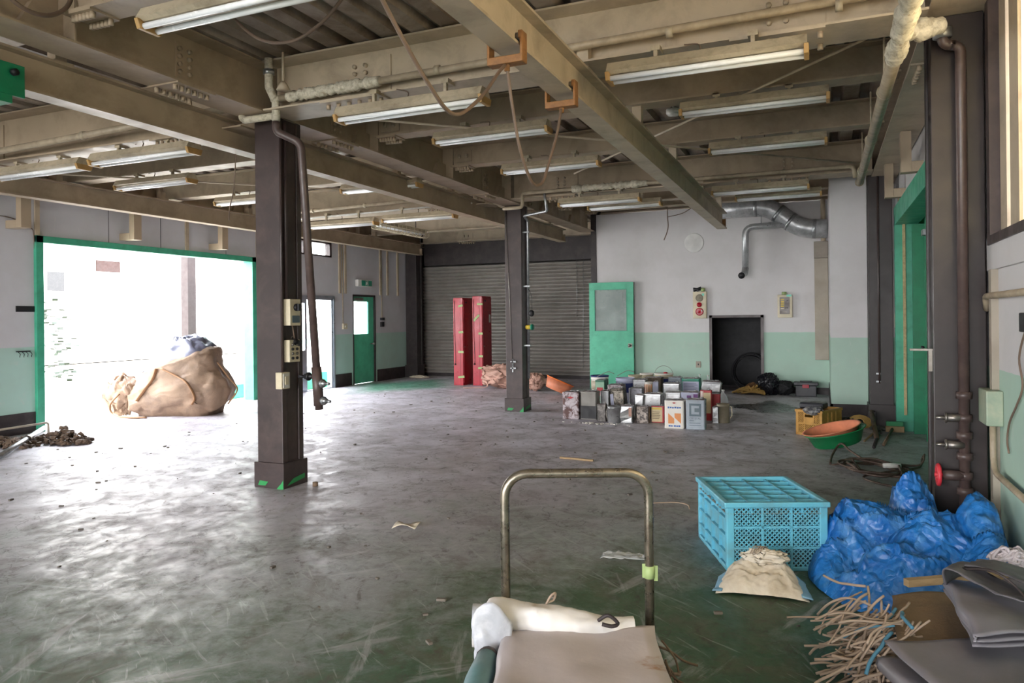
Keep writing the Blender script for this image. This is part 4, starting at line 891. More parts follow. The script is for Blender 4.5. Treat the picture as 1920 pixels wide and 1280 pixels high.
# white can, orange N pattern
W=.245; t = can18('white square can with orange N shape and blue print', -1.763, 9.34, W, .355, M['labelw'])
face_panel(t,'orange_shape',0,0,0,0,W,W,M['labelor'],poly=[(-.075,.065),(-.075,.195),(.0,.125),(.0,.065)])
face_panel(t,'orange_shape',0,0,0,0,W,W,M['labelor'],poly=[(.005,.195),(.085,.195),(.085,.065),(.005,.14)])
face_panel(t,'red_emblem',0,0,0,0,W,W,M['labelred'],poly=[(-.03,.325),(-.01,.331),(0,.337),(.01,.331),(.03,.325),(.01,.319),(0,.313),(-.01,.319)])
for k,(a,b) in enumerate(((-.08,-.06),(-.055,-.03),(-.024,-.004),(.004,.03),(.036,.056),(.062,.085))): face_panel(t,'blue_print',a,.255+.003*(k%2),b,.278-.002*(k%3),W,W,M['labelblue'])
for k,(a,b) in enumerate(((-.07,-.045),(-.04,-.02),(-.005,.02),(.026,.045),(.05,.075))): face_panel(t,'blue_print',a,.025,b,.045-.002*(k%2),W,W,M['labelblue'])
# grey can with C
W=.235; t = can18('grey-blue square can with slate C square and CRYSTAL lettering', -1.50, 9.35, W, .37, M['labelgrey'])
face_panel(t,'logo_square',-.075,.165,.07,.325,W,W,M['labelslate'])
mb = MB(); y = -W/2*.985-.004
mb.prism([(-.05,.19),(.045,.19),(.045,.22),(-.01,.22),(-.01,.268),(.045,.268),(.045,.298),(-.05,.298)], y, y+.0015, 1); obj('logo_letter', mb, M['labelgrey'], t, local=True)
def lettering(t, body, size, x, z, y, m):
    mb = textmesh(body, size); mb.xf(Matrix.Translation((x,y,z)) @ Matrix.Rotation(PI/2,4,'X')); obj('lettering', mb, m, t, local=True)
lettering(t,'CRYSTAL',.034,-.003,.128,-W/2*.985-.002,M['labelslate'])
for k in range(3): face_panel(t,'text_line',-.075,.105-k*.028,(-.02,.06,.07)[k],.112-k*.028,W,W,M['labelslate'])
obj('logo_square', MB().box(W/2*.985+.0005,-.075,.165,W/2*.985+.002,.07,.325), M['labelslate'], t, local=True)
mb = MB().prism([(-.05,.19),(.045,.19),(.045,.22),(-.01,.22),(-.01,.268),(.045,.268),(.045,.298),(-.05,.298)], W/2*.985+.002, W/2*.985+.0035, 0); obj('logo_letter', mb, M['labelgrey'], t, local=True)
can18('thin dented tin between the C can and the beige tin cylinder', -1.335, 9.98, .08, .215, M['tin'], d=.1, seed=8, dent=.01, group='small cans in the heap')
t = pail('beige cylindrical tin with side handle at the right end of the heap', -1.25, 10.02, .082, .25, mat('beige_tin','9d937f',.4,.4,dirt='6f6654',damt=.4), taper=1, name='round_tin'); obj('side_handle', MB().tube([(.085,0,.22),(.11,-.01,.21),(.115,-.01,.1),(.09,-.01,.06)],.006,6), M['cream'], t, local=True)
# second row
can18('plain pale tin can standing behind the small dark oblong can', -2.90, 10.17, .13, .365, M['tin'], d=.1, seed=2, dent=.008)
t = can18('leaning grimy can with pale blue strip, left middle of the heap', -2.70, 10.2, .205, .40, mat('grimy','7f776b',.45,.4,dirt='2f2a24',damt=.9,dscale=14,dthr=(.44,.55)), lean=-.09, dent=.012, seed=11); face_panel(t,'blue_strip',-.1,.02,-.055,.33,.205,.205,M['labellilac'],off=.006)
can18('dark battered can tipped over beside the leaning grimy can', -2.50, 10.38, .13, .31, M['darktin'], lean=.28, dent=.02, seed=12, group='small cans in the heap')
can18('tall narrow shiny tin leaning left of the plain silver can', -2.385, 10.02, .12, .34, M['tin'], lean=.08, d=.09, dent=.02, seed=13)
can18('plain silver square can in the middle of the heap, front one', -2.205, 10.12, .245, .345, M['tin'], seed=14, dent=.004)
can18('plain silver square can just left of the purple-marked can', -1.985, 10.43, .235, .345, M['tin'], seed=15)
t = can18('lilac square can with purple patches behind the white N can', -1.74, 10.38, .24, .355, M['labellilac']); face_panel(t,'purple_patch',.05,.26,.11,.335,.24,.24,M['labelpurple']); face_panel(t,'purple_patch',-.04,.28,.02,.315,.24,.24,M['labelpurple'])
t = can18('red and cream small can above the C can', -1.49, 10.2, .15, .41, M['labelred'], d=.12, group='small cans in the heap'); face_panel(t,'cream_label',-.03,.1,.065,.38,.15,.12,M['labelcream']); face_panel(t,'white_stripe',-.07,.2,-.05,.40,.15,.12,M['labelw']); face_panel(t,'white_stripe',-.045,.2,-.035,.40,.15,.12,M['labelw'])
can18('dark red can mostly hidden behind the red and cream can', -1.40, 10.5, .12, .33, M['labelred'], d=.12, group='small cans in the heap')
t = thing('plastic_jug', 'clear plastic jug behind the beige tin cylinder', 'jug', (-1.36,11.0,0)); obj('jug_body', MB().lathe([(.07,0),(.075,.02),(.075,.2),(.05,.27),(.018,.3),(.018,.33)],(-1.36,11.0,0),16), M['clear'], t); obj('cap', MB().cyl((-1.36,11.0,.33),(-1.36,11.0,.35),.022), M['white'], t)
# third row
can18('grimy white square can behind the leaning grimy can', -2.945, 10.9, .235, .385, M['rusttin'], seed=21, dent=.01)
can18('grey embossed square can left of the plain silver pair', -2.60, 10.78, .21, .355, mat('embossed','8c8a90',.4,.5,dirt='55525a',damt=.7,dscale=30), seed=22)
can18('plain silver square can in the middle of the heap, rear one', -2.235, 11.63, .27, .36, M['tin'], seed=23)
t = pail('small tin with white and orange stripes in the upper heap', -2.545, 11.4, .058, .395, M['labelw'], taper=1, name='round_tin')
for k in range(5):
    a = -PI/2+(k-2)*.5; obj('orange_stripe', MB().box(.058*1.02*math.cos(a)-.006,.058*1.02*math.sin(a)-.004,.05,.058*1.02*math.cos(a)+.006,.058*1.02*math.sin(a)+.004,.36), M['labelor'], t, local=True)
t = can18('slim white and lilac small can beside the striped tin', -2.46, 11.55, .085, .39, M['labellilac'], d=.06, group='small cans in the heap')
t = can18('green square can with red printed label at the left rear', -3.39, 11.6, .16, .39, M['labelgreen'], d=.3); face_panel(t,'pale_panel',-.07,.05,.07,.36,.16,.3,mat('mint_label','8FB59A',.5)); face_panel(t,'red_label',-.05,.14,.05,.27,.16,.3,M['labelred'],off=.004)
t = can18('square can with green bands and white text panel, right rear', -2.02, 12.15, .29, .40, M['labelteal']); face_panel(t,'text_panel',-.13,.10,.13,.355,.29,.29,M['labellilac'])
for k in range(8): face_panel(t,'text_line',-.11,.15+k*.024,(.1,.06,.11,.09)[k%4],.158+k*.024,.29,.29,mat('ink%d'%k,'7a7d95',.6),off=.004)
can18('dented silver can with diagonal crease, right end of the heap', -1.69, 11.97, .28, .375, M['tin'], dent=.045, seed=26, lean=.05)
can18('silver square can at the rear between the two pails and striped tin', -2.815, 11.93, .225, .385, M['tin'], seed=27)
can18('dark brown opened can at the rear of the heap', -2.71, 12.5, .3, .375, mat('brown_can','4a3d30',.6,.2,dirt='80705a',damt=.5), d=.25)
t = can18('grey-blue square can with dark lettering at the rear of the heap', -2.39, 12.75, .225, .365, M['labelgrey'])
for k in range(5): face_panel(t,'dark_print',-.09+k*.036,.26,-.062+k*.036,.30,.225,.225,M['labelnavy'])
pail('white pail with navy rim, rear left of the heap', -3.6, 12.2, .15, .40, M['labelw'], band=mat('beige_band','b3aa98',.6,dirt='8c6f5a',damt=.5), lid=M['labelnavy'])
pail('white pail with blue printed band in the upper heap', -3.06, 11.85, .155, .405, M['labellilac'], band=M['labelnavy'])
pail('open whitish pail behind the green door leaf side of heap', -3.1, 12.75, .12, .385, M['cream'])
pail('low whitish pail lid-topped beside the open one at the rear', -2.97, 13.1, .12, .385, M['cream'], lid=M['labelw'])
pail('white pail with wire handle and red cap at the rear', -2.64, 12.95, .16, .40, M['cream'], lid=M['labelw'], bail=True, knob=True, band=M['labelnavy'])
for x, y, lab in ((-1.98,12.9,'clear plastic bottle behind the green banded can, left of two'), (-1.82,12.75,'clear plastic bottle behind the dented silver can, right of two')):
    t = thing('plastic_bottle', lab, 'bottle', (x,y,0)); obj('bottle_body', MB().lathe([(.033,0),(.036,.02),(.036,.28),(.03,.33),(.012,.38),(.012,.405)],(x,y,0),14), M['clear'], t); obj('cap', MB().cyl((x,y,.4),(x,y,.42),.016), M['white'], t)
# loose wires on top of the rear pails
for k, (a, lab) in enumerate((((-3.55,12.0,.41),'thin bent wire sticking up over the white pail with navy rim'), ((-3.3,12.4,.40),'thin bent wire sticking up right of the navy-rimmed pail'))):
    tag(obj('bent_wire', MB().tube(smoothpath([a,(a[0]+.1,a[1],.46),(a[0]+.2,a[1],.50),(a[0]+.3,a[1],.47)],5),.005,6), M['steel']), lab, 'wire')
# orange basin
def basin(name, label, x, y, r, h, m, tilt=0, rz=0, z=0, rim=.02, open_=True, cat='basin', wall=.006):
    t = thing(name, label, cat, (x,y,z), 0); t.rotation_euler = (0, tilt, rz)
    prof = [(0,0),(r*.72,0),(r*.78,.01),(r*.95,h*.9),(r*1.02,h*.93),(r*1.05,h),(r*.98,h),(r*.93,h*.9),(r*.74,.02),(0,.015)]
    mb = MB(); n = 36; vs = []; fs = []
    for rr, zz in prof:
        for j in range(n): a = 2*PI*j/n; vs.append((rr*math.cos(a), rr*math.sin(a)*.86, zz))
    for i in range(len(prof)-1):
        for j in range(n): fs.append((i*n+j, i*n+(j+1)%n, (i+1)*n+(j+1)%n, (i+1)*n+j))
    mb.add(vs, fs, True); obj('bowl', mb, m, t, local=True); return t
t = basin('plastic_basin', 'orange plastic basin tipped beside the left end of the cans', -4.46, 12.5, .26, .2, M['bowlo'], tilt=.42, rz=.5, z=.1)
obj('outer_shell', MB().lathe([(.186,-.002),(.2,.008),(.248,.185)],(0,0,0),36).xf(Matrix.Diagonal((1.02,.88,1,1))), M['bowlp'], t, local=True, label='paler salmon outside')
basin('plastic_basin', 'green plastic basin with an orange one nested inside, on the floor by the yellow crate', .12, 8.38, .30, .15, M['bowlg'], tilt=-.22, rz=.35, z=.07)
t = basin('plastic_basin', 'salmon orange basin lying in the green basin by the yellow crate', .09, 8.37, .285, .13, M['bowlp'], tilt=-.26, rz=.35, z=.115)
# ================================================================== YELLOW CRATE, TOOLS
def lattice(mb, o, u, v, W, H, cell, b, th):
    """diamond mesh panel spanned by unit vectors u,v from o"""
    o, u, v = Vector(o), Vector(u), Vector(v); nrm = u.cross(v).normalized()
    def seg(p, q):
        d = (q-p); L = d.length
        if L < 1e-4: return
        d.normalize(); s_ = d.cross(nrm); mb.obox((p+q)/2, (L, b, th), Matrix((d, s_, nrm)).transposed())
    k = -H
    while k < W:
        for sgn in (0, 1):
            x0, y0, x1, y1 = k, 0, k+H, H
            if x0 < 0: y0 -= x0; x0 = 0
            if x1 > W: y1 -= x1-W; x1 = W
            if y1 > y0:
                if sgn: x0, x1 = W-x0, W-x1
                seg(o+u*x0+v*y0, o+u*x1+v*y1)
        k += cell
t = thing('plastic_crate', 'yellow-orange plastic crate with lattice sides near the white pier', 'crate', (-.068,9.54,0), -.45)
w2, d2, h = .16, .25, .30; m = M['ycrate']
fr = MB()
for sx in (-1,1):
    for sy in (-1,1): fr.box(sx*w2,sy*d2,0,sx*(w2-.03),sy*(d2-.03),h)
fr.box(-w2-.008,-d2-.008,h-.03,w2+.008,-d2+.015,h).box(-w2-.008,d2-.015,h-.03,w2+.008,d2+.008,h).box(-w2-.008,-d2,h-.03,-w2+.015,d2,h).box(w2-.015,-d2,h-.03,w2+.008,d2,h)
obj('crate_frame', fr, m, t, local=True); obj('base', MB().box(-w2,-d2,0,w2,d2,.03), m, t, local=True)
for sy in (-1,1):
    p = MB(); y = sy*(d2-.006)
    for x in (-.055,.055): p.box(x-.006,y-.006,.02,x+.006,y+.006,h-.03)
    p.box(-w2,y-.006,.13,w2,y+.006,.145).box(-.055,y-.005,.145,.055,y+.005,.215).box(-.055,y-.005,.245,.055,y+.005,.27)
    lattice(p,(-w2+.03,y,.03),(1,0,0),(0,0,1),2*w2-.06,.105,.022,.006,.008)
    lattice(p,(-w2+.03,y,.145),(1,0,0),(0,0,1),.075,.125,.022,.006,.008); lattice(p,(.055,y,.145),(1,0,0),(0,0,1),.075,.125,.022,.006,.008)
    obj('lattice_panel', p, m, t, local=True)
for sx in (-1,1):
    p = MB().box(sx*w2,-d2+.03,.03,sx*(w2-.006),d2-.03,h-.03)
    for y in (-.1,0,.1): p.box(sx*(w2+.004),y-.006,.03,sx*(w2-.004),y+.006,h-.03)
    p.box(sx*(w2+.004),-d2+.03,.14,sx*(w2-.004),d2-.03,.15); obj('side_panel', p, m, t, local=True)
t = thing('tool_case', 'dark grey plastic case lying on top of the yellow crate', 'case', (-.13,9.5,.30), -.3)
obj('case_body', MB().box(-.14,-.08,.0,.14,.12,.075), M['blackplastic'], t, local=True, bev=.02); obj('recess', MB().box(-.03,-.02,.074,.03,.02,.078), M['black'], t, local=True)
def clump(name, label, cat, c, sz, m, amp, seed, n=34, sc=6, group=None, flat=.0):
    """creased solid heap sitting on z=c.z"""
    mb = MB(); c = Vector(c)
    def f(u, v):
        a = 2*PI*u; th = PI*v; p = Vector((math.sin(th)*math.cos(a), math.sin(th)*math.sin(a), math.cos(th)))
        p = p+crumple(p, sc/6*1.6, amp, seed)+crumple(p, sc/6*5, amp*.4, seed+3); q = Vector((p.x*sz[0], p.y*sz[1], p.z*sz[2]+sz[2]*.85)); q.z = max(q.z, flat); return c+q
    mb.grid(f, n*2, n)
    o = obj(name, mb, m); return tag(o, label, cat, group) if label else o
clump('work_gloves', 'crumpled dark gloves hanging over the front of yellow crate', 'gloves', (-.12,9.30,.24), (.11,.06,.05), mat('glove','55555a',.5,dirt='b9b6ac',damt=.7,dscale=18), .4, 5)
def tool(name, label, hm, head, hmat, cat='tool', **k):
    t = thing(name, label, cat, tuple(Vector(hm[0]).lerp(Vector(hm[1]),.5)))
    obj('tool_handle', MB().tube(hm, k.get('r',.016), 10, flat=.8), k.get('wood',M['oldwood']), t); obj('tool_head', head, hmat, t); return t
hd = MB().tube([(.40,9.9,.04),(.5,10.0,.05),(.62,9.95,.04)],[.012,.03,.012],10); tool('pickaxe','thick wooden-handled mattock leaning by the dark column', [(.535,10.25,.2),(.53,9.15,.03)], MB().box(.50,10.15,.1,.58,10.33,.2), M['dark'], r=.026)
tool('hammer','long-handled hammer lying among the tools beside the dark column', [(.47,8.6,.02),(.61,9.9,.035)], MB().tube([(.5,9.92,.035),(.6,9.88,.045),(.73,9.8,.035)],[.016,.035,.014],10), mat('iron','52544f',.5,.5,dirt='2d2b28',damt=.5), wood=M['dark'], r=.018)
tool('hand_tool','yellowish handled tool lying closest to the green basin', [(.40,9.0,.02),(.56,9.75,.03)], MB().box(.53,9.72,.0,.62,9.85,.05), M['dark'], wood=M['wood'], r=.014)
t = thing('broom','deck broom with green bristles lying by the green door frame','broom',(.75,9.6,.05))
obj('broom_handle', MB().tube([(.575,8.8,.02),(.73,9.75,.06)],.016,10), M['oldwood'], t); obj('brush_block', MB().box(.66,9.76,.02,.86,9.80,.09), M['wood'], t, bev=.006); obj('bristles', MB().box(.67,9.80,.03,.85,9.86,.14), M['bowlg'], t)
clump('rag_heap', 'dark crumpled rag on the floor behind the yellow crate', 'rag', (.27,10.2,0), (.16,.1,.06), M['dark'], .4, 8)
t = thing('rope_coil','small tan coil of rope between yellow crate and dark column','rope',(.40,10.15,.06))
obj('coil', MB().tube([(.40+(.05+.0012*i)*math.cos(i*.5), 10.1+.0008*i, .075+(.05+.0005*i)*math.sin(i*.5)) for i in range(76)], .009, 6), M['yrope'], t); obj('binding', MB().tube(arc((.4,10.12,.02),.03,0,2*PI,10,(0,2)),.008,6), M['yrope'], t)
# tangled cables on floor
def tangle(seed, cx, cy, rx, ry, turns, zmax):
    rnd = random.Random(seed); pts = []
    for i in range(turns*7):
        a = i*2*PI/7+rnd.uniform(-.35,.35); k = rnd.uniform(.55,1.05)
        pts.append((cx+rx*k*math.cos(a)+rnd.uniform(-.05,.05), cy+ry*k*math.sin(a)+rnd.uniform(-.05,.05), .012+rnd.uniform(0,zmax)))
    return smoothpath(pts, 7)
mc = mat('brown_cable','4b3a31',.6,dirt='8b7b6d',damt=.5)
tag(obj('electric_cable', MB().tube(tangle(3,.42,7.4,.33,.42,4,.05),.011,7), mc), 'brown tangled cable on the floor in front of the green basin', 'cable')
tag(obj('electric_cable', MB().tube(smoothpath([(.04,7.55,.012),(.06,7.9,.03),(.12,8.1,.10),(.16,8.02,.13),(.22,7.9,.09),(.35,7.75,.03),(.5,7.55,.015),(.62,7.4,.012)],7),.011,7), mc), 'brown cable arching up beside the green basin', 'cable')
tag(obj('electric_cable', MB().tube(smoothpath([(.05,7.5,.012),(.3,7.62,.03),(.55,7.7,.02),(.8,7.75,.015),(.86,7.9,.09),(.85,8.0,.03),(.78,7.6,.02),(.55,7.3,.03),(.3,7.05,.012),(.42,6.8,.012),(.6,6.7,.012)],7),.009,7), mc), 'thin brown cable running toward the blue sheet', 'cable')
tag(obj('plug_end', MB().tube([(.48,7.42,.05),(.62,7.46,.055)],[.022,.028],8), M['white']), 'white plug lying on the tangled brown cable', 'plug')
# ================================================================== BACK WALL FLOOR GROUP
def ropeheap(cx, cy, rx, ry, h, seed, turns, r):
    rnd = random.Random(seed); pts = []
    for i in range(turns*8):
        a = i*2*PI/8+rnd.uniform(-.3,.3); k = rnd.uniform(.2,1)
        pts.append((cx+rx*k*math.cos(a), cy+ry*k*math.sin(a), r+h*(1-k)*rnd.uniform(.5,1)+rnd.uniform(0,.02)))
    return MB().tube(smoothpath(pts,5), r, 6)
tag(obj('rope_heap', ropeheap(-1.2,13.85,.35,.16,.16,4,9,.017), M['yrope']), 'heap of yellow rope in front of the dark recess', 'rope')
tag(obj('rope_heap', ropeheap(-1.2,14.02,.22,.1,.24,9,6,.02), mat('brown_rope','6a4a2c',.9)), 'brown rope bundle behind the yellow rope heap', 'rope')
clump('black_bag', 'shiny black plastic bag beside the recess opening', 'bag', (-.92,13.85,0), (.2,.15,.18), mat('black_poly','131318',.28,dirt='26262c',damt=.4), .34, 3)
clump('black_bag', 'low dark bag between the shiny black bag and toolbox', 'bag', (-.66,13.9,0), (.17,.14,.12), mat('black_cloth','1b1b1d',.7), .3, 6)
t = thing('toolbox','black toolbox with red clasp against the mint back wall','toolbox',(-.30,13.9,0))
obj('box_body', MB().box(-.47,13.76,0,-.13,13.98,.19), M['blackplastic'], t, bev=.01); obj('lid', MB().box(-.50,13.73,.19,-.10,14.0,.25), M['blackplastic'], t, bev=.012); obj('clasp', MB().box(-.36,13.715,.15,-.25,13.735,.21), M['red'], t, bev=.004); obj('carry_handle', MB().box(-.40,13.84,.25,-.2,13.88,.265), M['black'], t)
rnd = random.Random(2); pts = []
for i in range(150):
    a = i*.42; k = .31+.03*math.sin(i*.083); pts.append((-1.30+k*math.cos(a), 14.62+.10*math.sin(i*.13)+.12*math.sin(a), .36+k*math.sin(a)))
tag(obj('cable_coil', MB().tube(smoothpath(pts,3),.011,6), M['black']), 'large black cable coil standing inside the dark recess', 'cable')
# pink sacking around the far column and left bag in the doorway
clump('fabric_sack', 'crumpled pinkish sacking heaped between the red cabinet and far column', 'sack', (-5.95,13.6,0), (.5,.35,.22), M['pink'], .42, 14, n=44)
tag(obj('sack_strap', MB().tube(smoothpath([(-6.75,13.35,.012),(-6.5,13.25,.03),(-6.2,13.3,.06),(-6.35,13.42,.25),(-6.25,13.4,.35),(-6.1,13.45,.3)],6),.022,8,flat=.35), M['pink']), 'flat pinkish strap curling from the sacking beside red cabinet', 'strap')
clump('fabric_sack', 'pinkish sacking corner visible right of the far column', 'sack', (-5.2,13.3,0), (.22,.2,.16), M['pink'], .4, 18)
clump('paper_scraps', 'pale torn paper lying at the foot of the far left column', 'paper', (-8.95,15.35,0), (.25,.1,.03), M['canvas'], .4, 21)
# ================================================================== BIG BAG IN THE DOORWAY
t = thing('bulk_bag', 'big dirty beige bulk bag slumped in the bright doorway', 'bag', (-9.0,8.5,0))
cx, cy = -9.12, 8.42
def bagf(u, v):
    a = 2*PI*u; k = v
    # section: rounded square, shrinking a little upward, sheared to the left-rear
    ca, sa = math.cos(a), math.sin(a); e = .62
    sx = math.copysign(abs(ca)**e, ca); sy = math.copysign(abs(sa)**e, sa)
    ux, uy = .92, .39                     # width direction roughly facing the camera
    r = (.78+.14*math.sin(PI*min(1,k*1.5)))*(1-.16*k**2) if k < .96 else (.78*(1-.16))*(1-(k-.96)/.04*.12)
    if k < .12: r *= .86+k*1.17
    topz = .83+.21*max(-1, min(1, (sx*ux*.9+sy*.1)*1.1))
    z = topz*k
    p = Vector((cx+(sx*.84*ux-sy*.42*uy)*r+.0*k, cy+(sx*.84*uy+sy*.5*ux)*r, z))
    d = crumple(p, 3.0, .08, 2)*(.35+1.0*(1-k))+crumple(p, 9, .02, 5); q = p+d; q.z = max(.0, q.z if k > .03 else 0); return q
obj('bag_body', MB().grid(bagf, 90, 46), M['bag'], t)
def linf(u, v):
    a = 2*PI*u; p0 = bagf(u, .97); c = Vector((cx-.03, cy+.0, .84)); r = v
    q = c.lerp(p0, .96*r); q.z = q.z*.98+(.30*(1-r**2.6))*(1.0); q += crumple(q, 7, .10, 6)*(1-.7*r); return q
obj('inner_liner', MB().grid(linf, 60, 22), M['liner'], t, label='crinkled silvery inner liner')
def onbag(pts, r=.028):
    return MB().tube(smoothpath(pts,6), r, 8, flat=.4)
P = lambda u, v, o=.03: tuple(bagf(u, v)+(bagf(u, v)-Vector((cx,cy,bagf(u,v).z))).normalized()*o)
obj('lifting_strap', onbag([P(.72,.93),P(.715,.7),P(.70,.5),P(.685,.3)]), M['strap'], t)
obj('lifting_strap', onbag([P(.735,.92),P(.76,.72),P(.785,.5),P(.80,.25),P(.80,.08)]), M['strap'], t)
obj('lifting_strap', onbag([P(.98,.75,.04),P(.985,.5,.07),P(.99,.3,.1),P(.985,.1,.05)]), M['strap'], t)
o = clump('bag_flap', None, None, (-9.86,7.98,0), (.30,.24,.30), M['bag'], .3, 31, n=36)
I = wm(t).inverted(); o.data.transform(I); o.parent = t
obj('lifting_strap', onbag([(-9.6,7.72,.36),(-9.72,7.66,.2),(-9.66,7.66,.06),(-9.4,7.7,.02),(-9.15,7.8,.02)]), M['strap'], t)
# junk at the left wall
def rubble(name, label, spots, m, seed):
    rnd = random.Random(seed); mb = MB()
    for (x, y, rx, ry, h, n) in spots:
        for _ in range(n):
            a = rnd.uniform(0, 2*PI); k = rnd.random()**.6; s_ = rnd.uniform(.018,.05)
            c = Vector((x+rx*k*math.cos(a), y+ry*k*math.sin(a), s_*.5+h*(1-k)*rnd.random()))
            Mx = Matrix.Rotation(rnd.uniform(0,PI),3,'Z') @ Matrix.Rotation(rnd.uniform(-1,1),3,'X')
            b0 = len(mb.v); mb.sphere((0,0,0), s_, 7, (1,rnd.uniform(.5,1),rnd.uniform(.3,.8)))
            for i in range(b0, len(mb.v)):
                v = mb.v[i]; mb.v[i] = c + Mx @ (v+nvec(v*25+c*9)*s_*.5)
                mb.v[i].z = max(.002, mb.v[i].z)
    return tag(obj(name, mb, m, smooth=False), label, 'debris', kind='stuff')
rubble('dead_leaves', 'heap of dead leaves and rusty bits on the floor beside the big doorway', ((-8.35,5.95,.42,.22,.18,230), (-8.6,5.55,.3,.22,.06,110), (-9.05,5.6,.35,.3,.05,90)), mat('dead_leaf','6b5848',.8,dirt='3a2b26',damt=.8,dscale=14), 3)
t = thing('steel_pole','silver metal pole lying on the floor at the left edge','pole',(-8.5,5.6,.06)); a, b = Vector((-9.05,6.2,.1)), Vector((-7.7,4.75,.045))
obj('pole_tube', MB().cyl(a,b,.03,14), M['galv'], t); obj('coupling', MB().cyl(a.lerp(b,.36),a.lerp(b,.40),.042,12), M['steel'], t)
pipe('floor_pipe','thin grey pipe along the base of the left wall turning down at its end', bent([(-9.3,4.0,.09),(-9.2,6.36,.14),(-9.2,6.36,.0)],.04), .014, M['panelbox'])
# small litter
rnd = random.Random(5)
tag(obj('wood_strip', MB().obox((-2.28,6.97,.012),(.36,.02,.018),rotz(-.1)), M['wood']), 'thin wooden strip lying on floor beyond the trolley handle', 'stick')
tag(obj('paper_scrap', MB().grid(lambda u,v: Vector((-2.70+.16*u,4.24+.09*v+.03*u,.008+.03*abs(math.sin(3*u+2*v)))),6,4), M['canvas'], solid=.003), 'small folded cream paper scrap on the floor left of the trolley', 'paper')
tag(obj('plastic_wrap', MB().grid(lambda u,v: Vector((-1.22+.28*u,4.15+.1*v+.06*u,.01))+Vector((0,0,.035*abs(noise.noise(Vector((u*5,v*4,1)))))),14,8), M['clear'], solid=.002), 'clear plastic wrapper on the floor right of the trolley handle', 'wrapper')
tag(obj('bent_wire', MB().tube(smoothpath([(-1.25,5.5,.01),(-1.05,5.6,.01),(-.95,5.55,.012),(-.92,5.45,.01)],5),.005,6), M['rope']), 'short bent wire on the floor beyond the trolley handle', 'wire')
mb = MB(); rnd = random.Random(11)
for _ in range(170):
    x, y = rnd.uniform(-8,.3), rnd.uniform(2.8,12); s_ = rnd.uniform(.005,.02)
    mb.obox((x,y,s_*.3),(s_*rnd.uniform(1,2.5),s_,s_*.6),rotz(rnd.uniform(0,3)))
tag(obj('floor_litter', mb, mat('litter','6d655c',.8,dirt='2b2724',damt=.8,dscale=9)), 'scattered crumbs and chips over the worn concrete floor', 'litter', kind='stuff')
mb = MB()
for _ in range(40): mb.obox((rnd.gauss(-2.75,.16),rnd.gauss(9.42,.05),.006),(rnd.uniform(.01,.04),.012,.006),rotz(rnd.uniform(0,3)))
tag(obj('paint_flakes', mb, M['labelw']), 'pale flakes on the floor in front of the silver bucket', 'flakes', kind='stuff')
tag(obj('nut_block', MB().cyl((-4.02,5.12,0),(-4.02,5.12,.035),.025,6), M['oldwood']), 'small brown block on the floor beside the near column base', 'block')
# ================================================================== TEAL CRATE AND SACK
t = thing('plastic_crate','teal plastic crate with lattice front standing by the blue sheet','crate',(-.375,4.62,0),.39)
w2, d2, h = .28, .33, .385; m = M['crate']; fr = MB()
for sx in (-1,1):
    for sy in (-1,1): fr.box(sx*w2,sy*d2,0,sx*(w2-.045),sy*(d2-.035),h-.02)
fr.box(-w2-.012,-d2-.012,h-.03,w2+.012,-d2+.02,h).box(-w2-.012,d2-.02,h-.03,w2+.012,d2+.012,h).box(-w2-.012,-d2,h-.03,-w2+.02,d2,h).box(w2-.02,-d2,h-.03,w2+.012,d2,h)
fr.box(-w2,-d2,0,w2,-d2+.015,.025).box(-w2,d2-.015,0,w2,d2,.025).box(-w2,-d2,0,-w2+.015,d2,.025).box(w2-.015,-d2,0,w2,d2,.025)
obj('crate_frame', fr, m, t, local=True, bev=.006)
g = MB(); zt = h-.012
for i in range(1,4): x = -w2+2*w2*i/4; g.box(x-.005,-d2,zt-.05,x+.005,d2,zt)
for j in range(1,6): y = -d2+2*d2*j/6; g.box(-w2,y-.005,zt-.05,w2,y+.005,zt)
obj('top_grid', g, m, t, local=True)
lw = MB()
for i in range(34): x = -w2+2*w2*(i+.5)/34; lw.box(x-.0028,-d2,zt-.053,x+.0028,d2,zt-.05)
for j in range(40): y = -d2+2*d2*(j+.5)/40; lw.box(-w2,y-.0028,zt-.0535,w2,y+.0028,zt-.0505)
obj('top_mesh', lw, mat('dusty_grey','85857c',.7,dirt='6d6454',damt=.7), t, local=True)
for sy in (-1,1):
    p = MB(); y = sy*(d2-.008)
    for x in (-.08,.08): p.box(x-.006,y-.007,.02,x+.006,y+.007,h-.03)
    for z in (.13,.245): p.box(-w2+.04,y-.007,z-.006,w2-.04,y+.007,z+.006)
    lattice(p,(-w2+.045,y,.025),(1,0,0),(0,0,1),2*w2-.09,h-.055,.026,.0065,.007); obj('lattice_panel', p, m, t, local=True)
for sx in (-1,1):
    p = MB(); x = sx*(w2-.02); p.box(x-.003,-d2+.035,.02,x+.003,d2-.035,h-.03)
    for j in range(1,4): y = -d2+2*d2*j/4; p.box(sx*w2,y-.005,.0,x,y+.005,h-.02)
    for z in (.095,.19,.285): p.box(sx*w2,-d2+.03,z-.005,x,d2-.03,z+.005)
    obj('side_grid', p, m, t, local=True)
def sackf(u, v):
    # bottom edge lies flat to the front, filled part rises to the tied neck at the back
    x = 2*u-1
    if v < .8:
        q = v/.8; W = .225-.04*q**1.6; hgt = .012+.135*(q**.8)*(1-.25*max(0, q-.75)/.25); y = -.14+.25*q
        z = hgt*(1-abs(x)**3.2)**.8
    else:
        q = (v-.8)/.2; W = .185-.03*q; y = .11+.03*q; z = .11*(1-q)*(1-abs(x)**3.2)**.8
    p = Vector((x*W, y, z)); d = crumple(p, 6.5, .028, 4)+crumple(p, 16, .008, 7); k = min(1, z*14); p += d*k; p.z = max(.002, p.z); return p
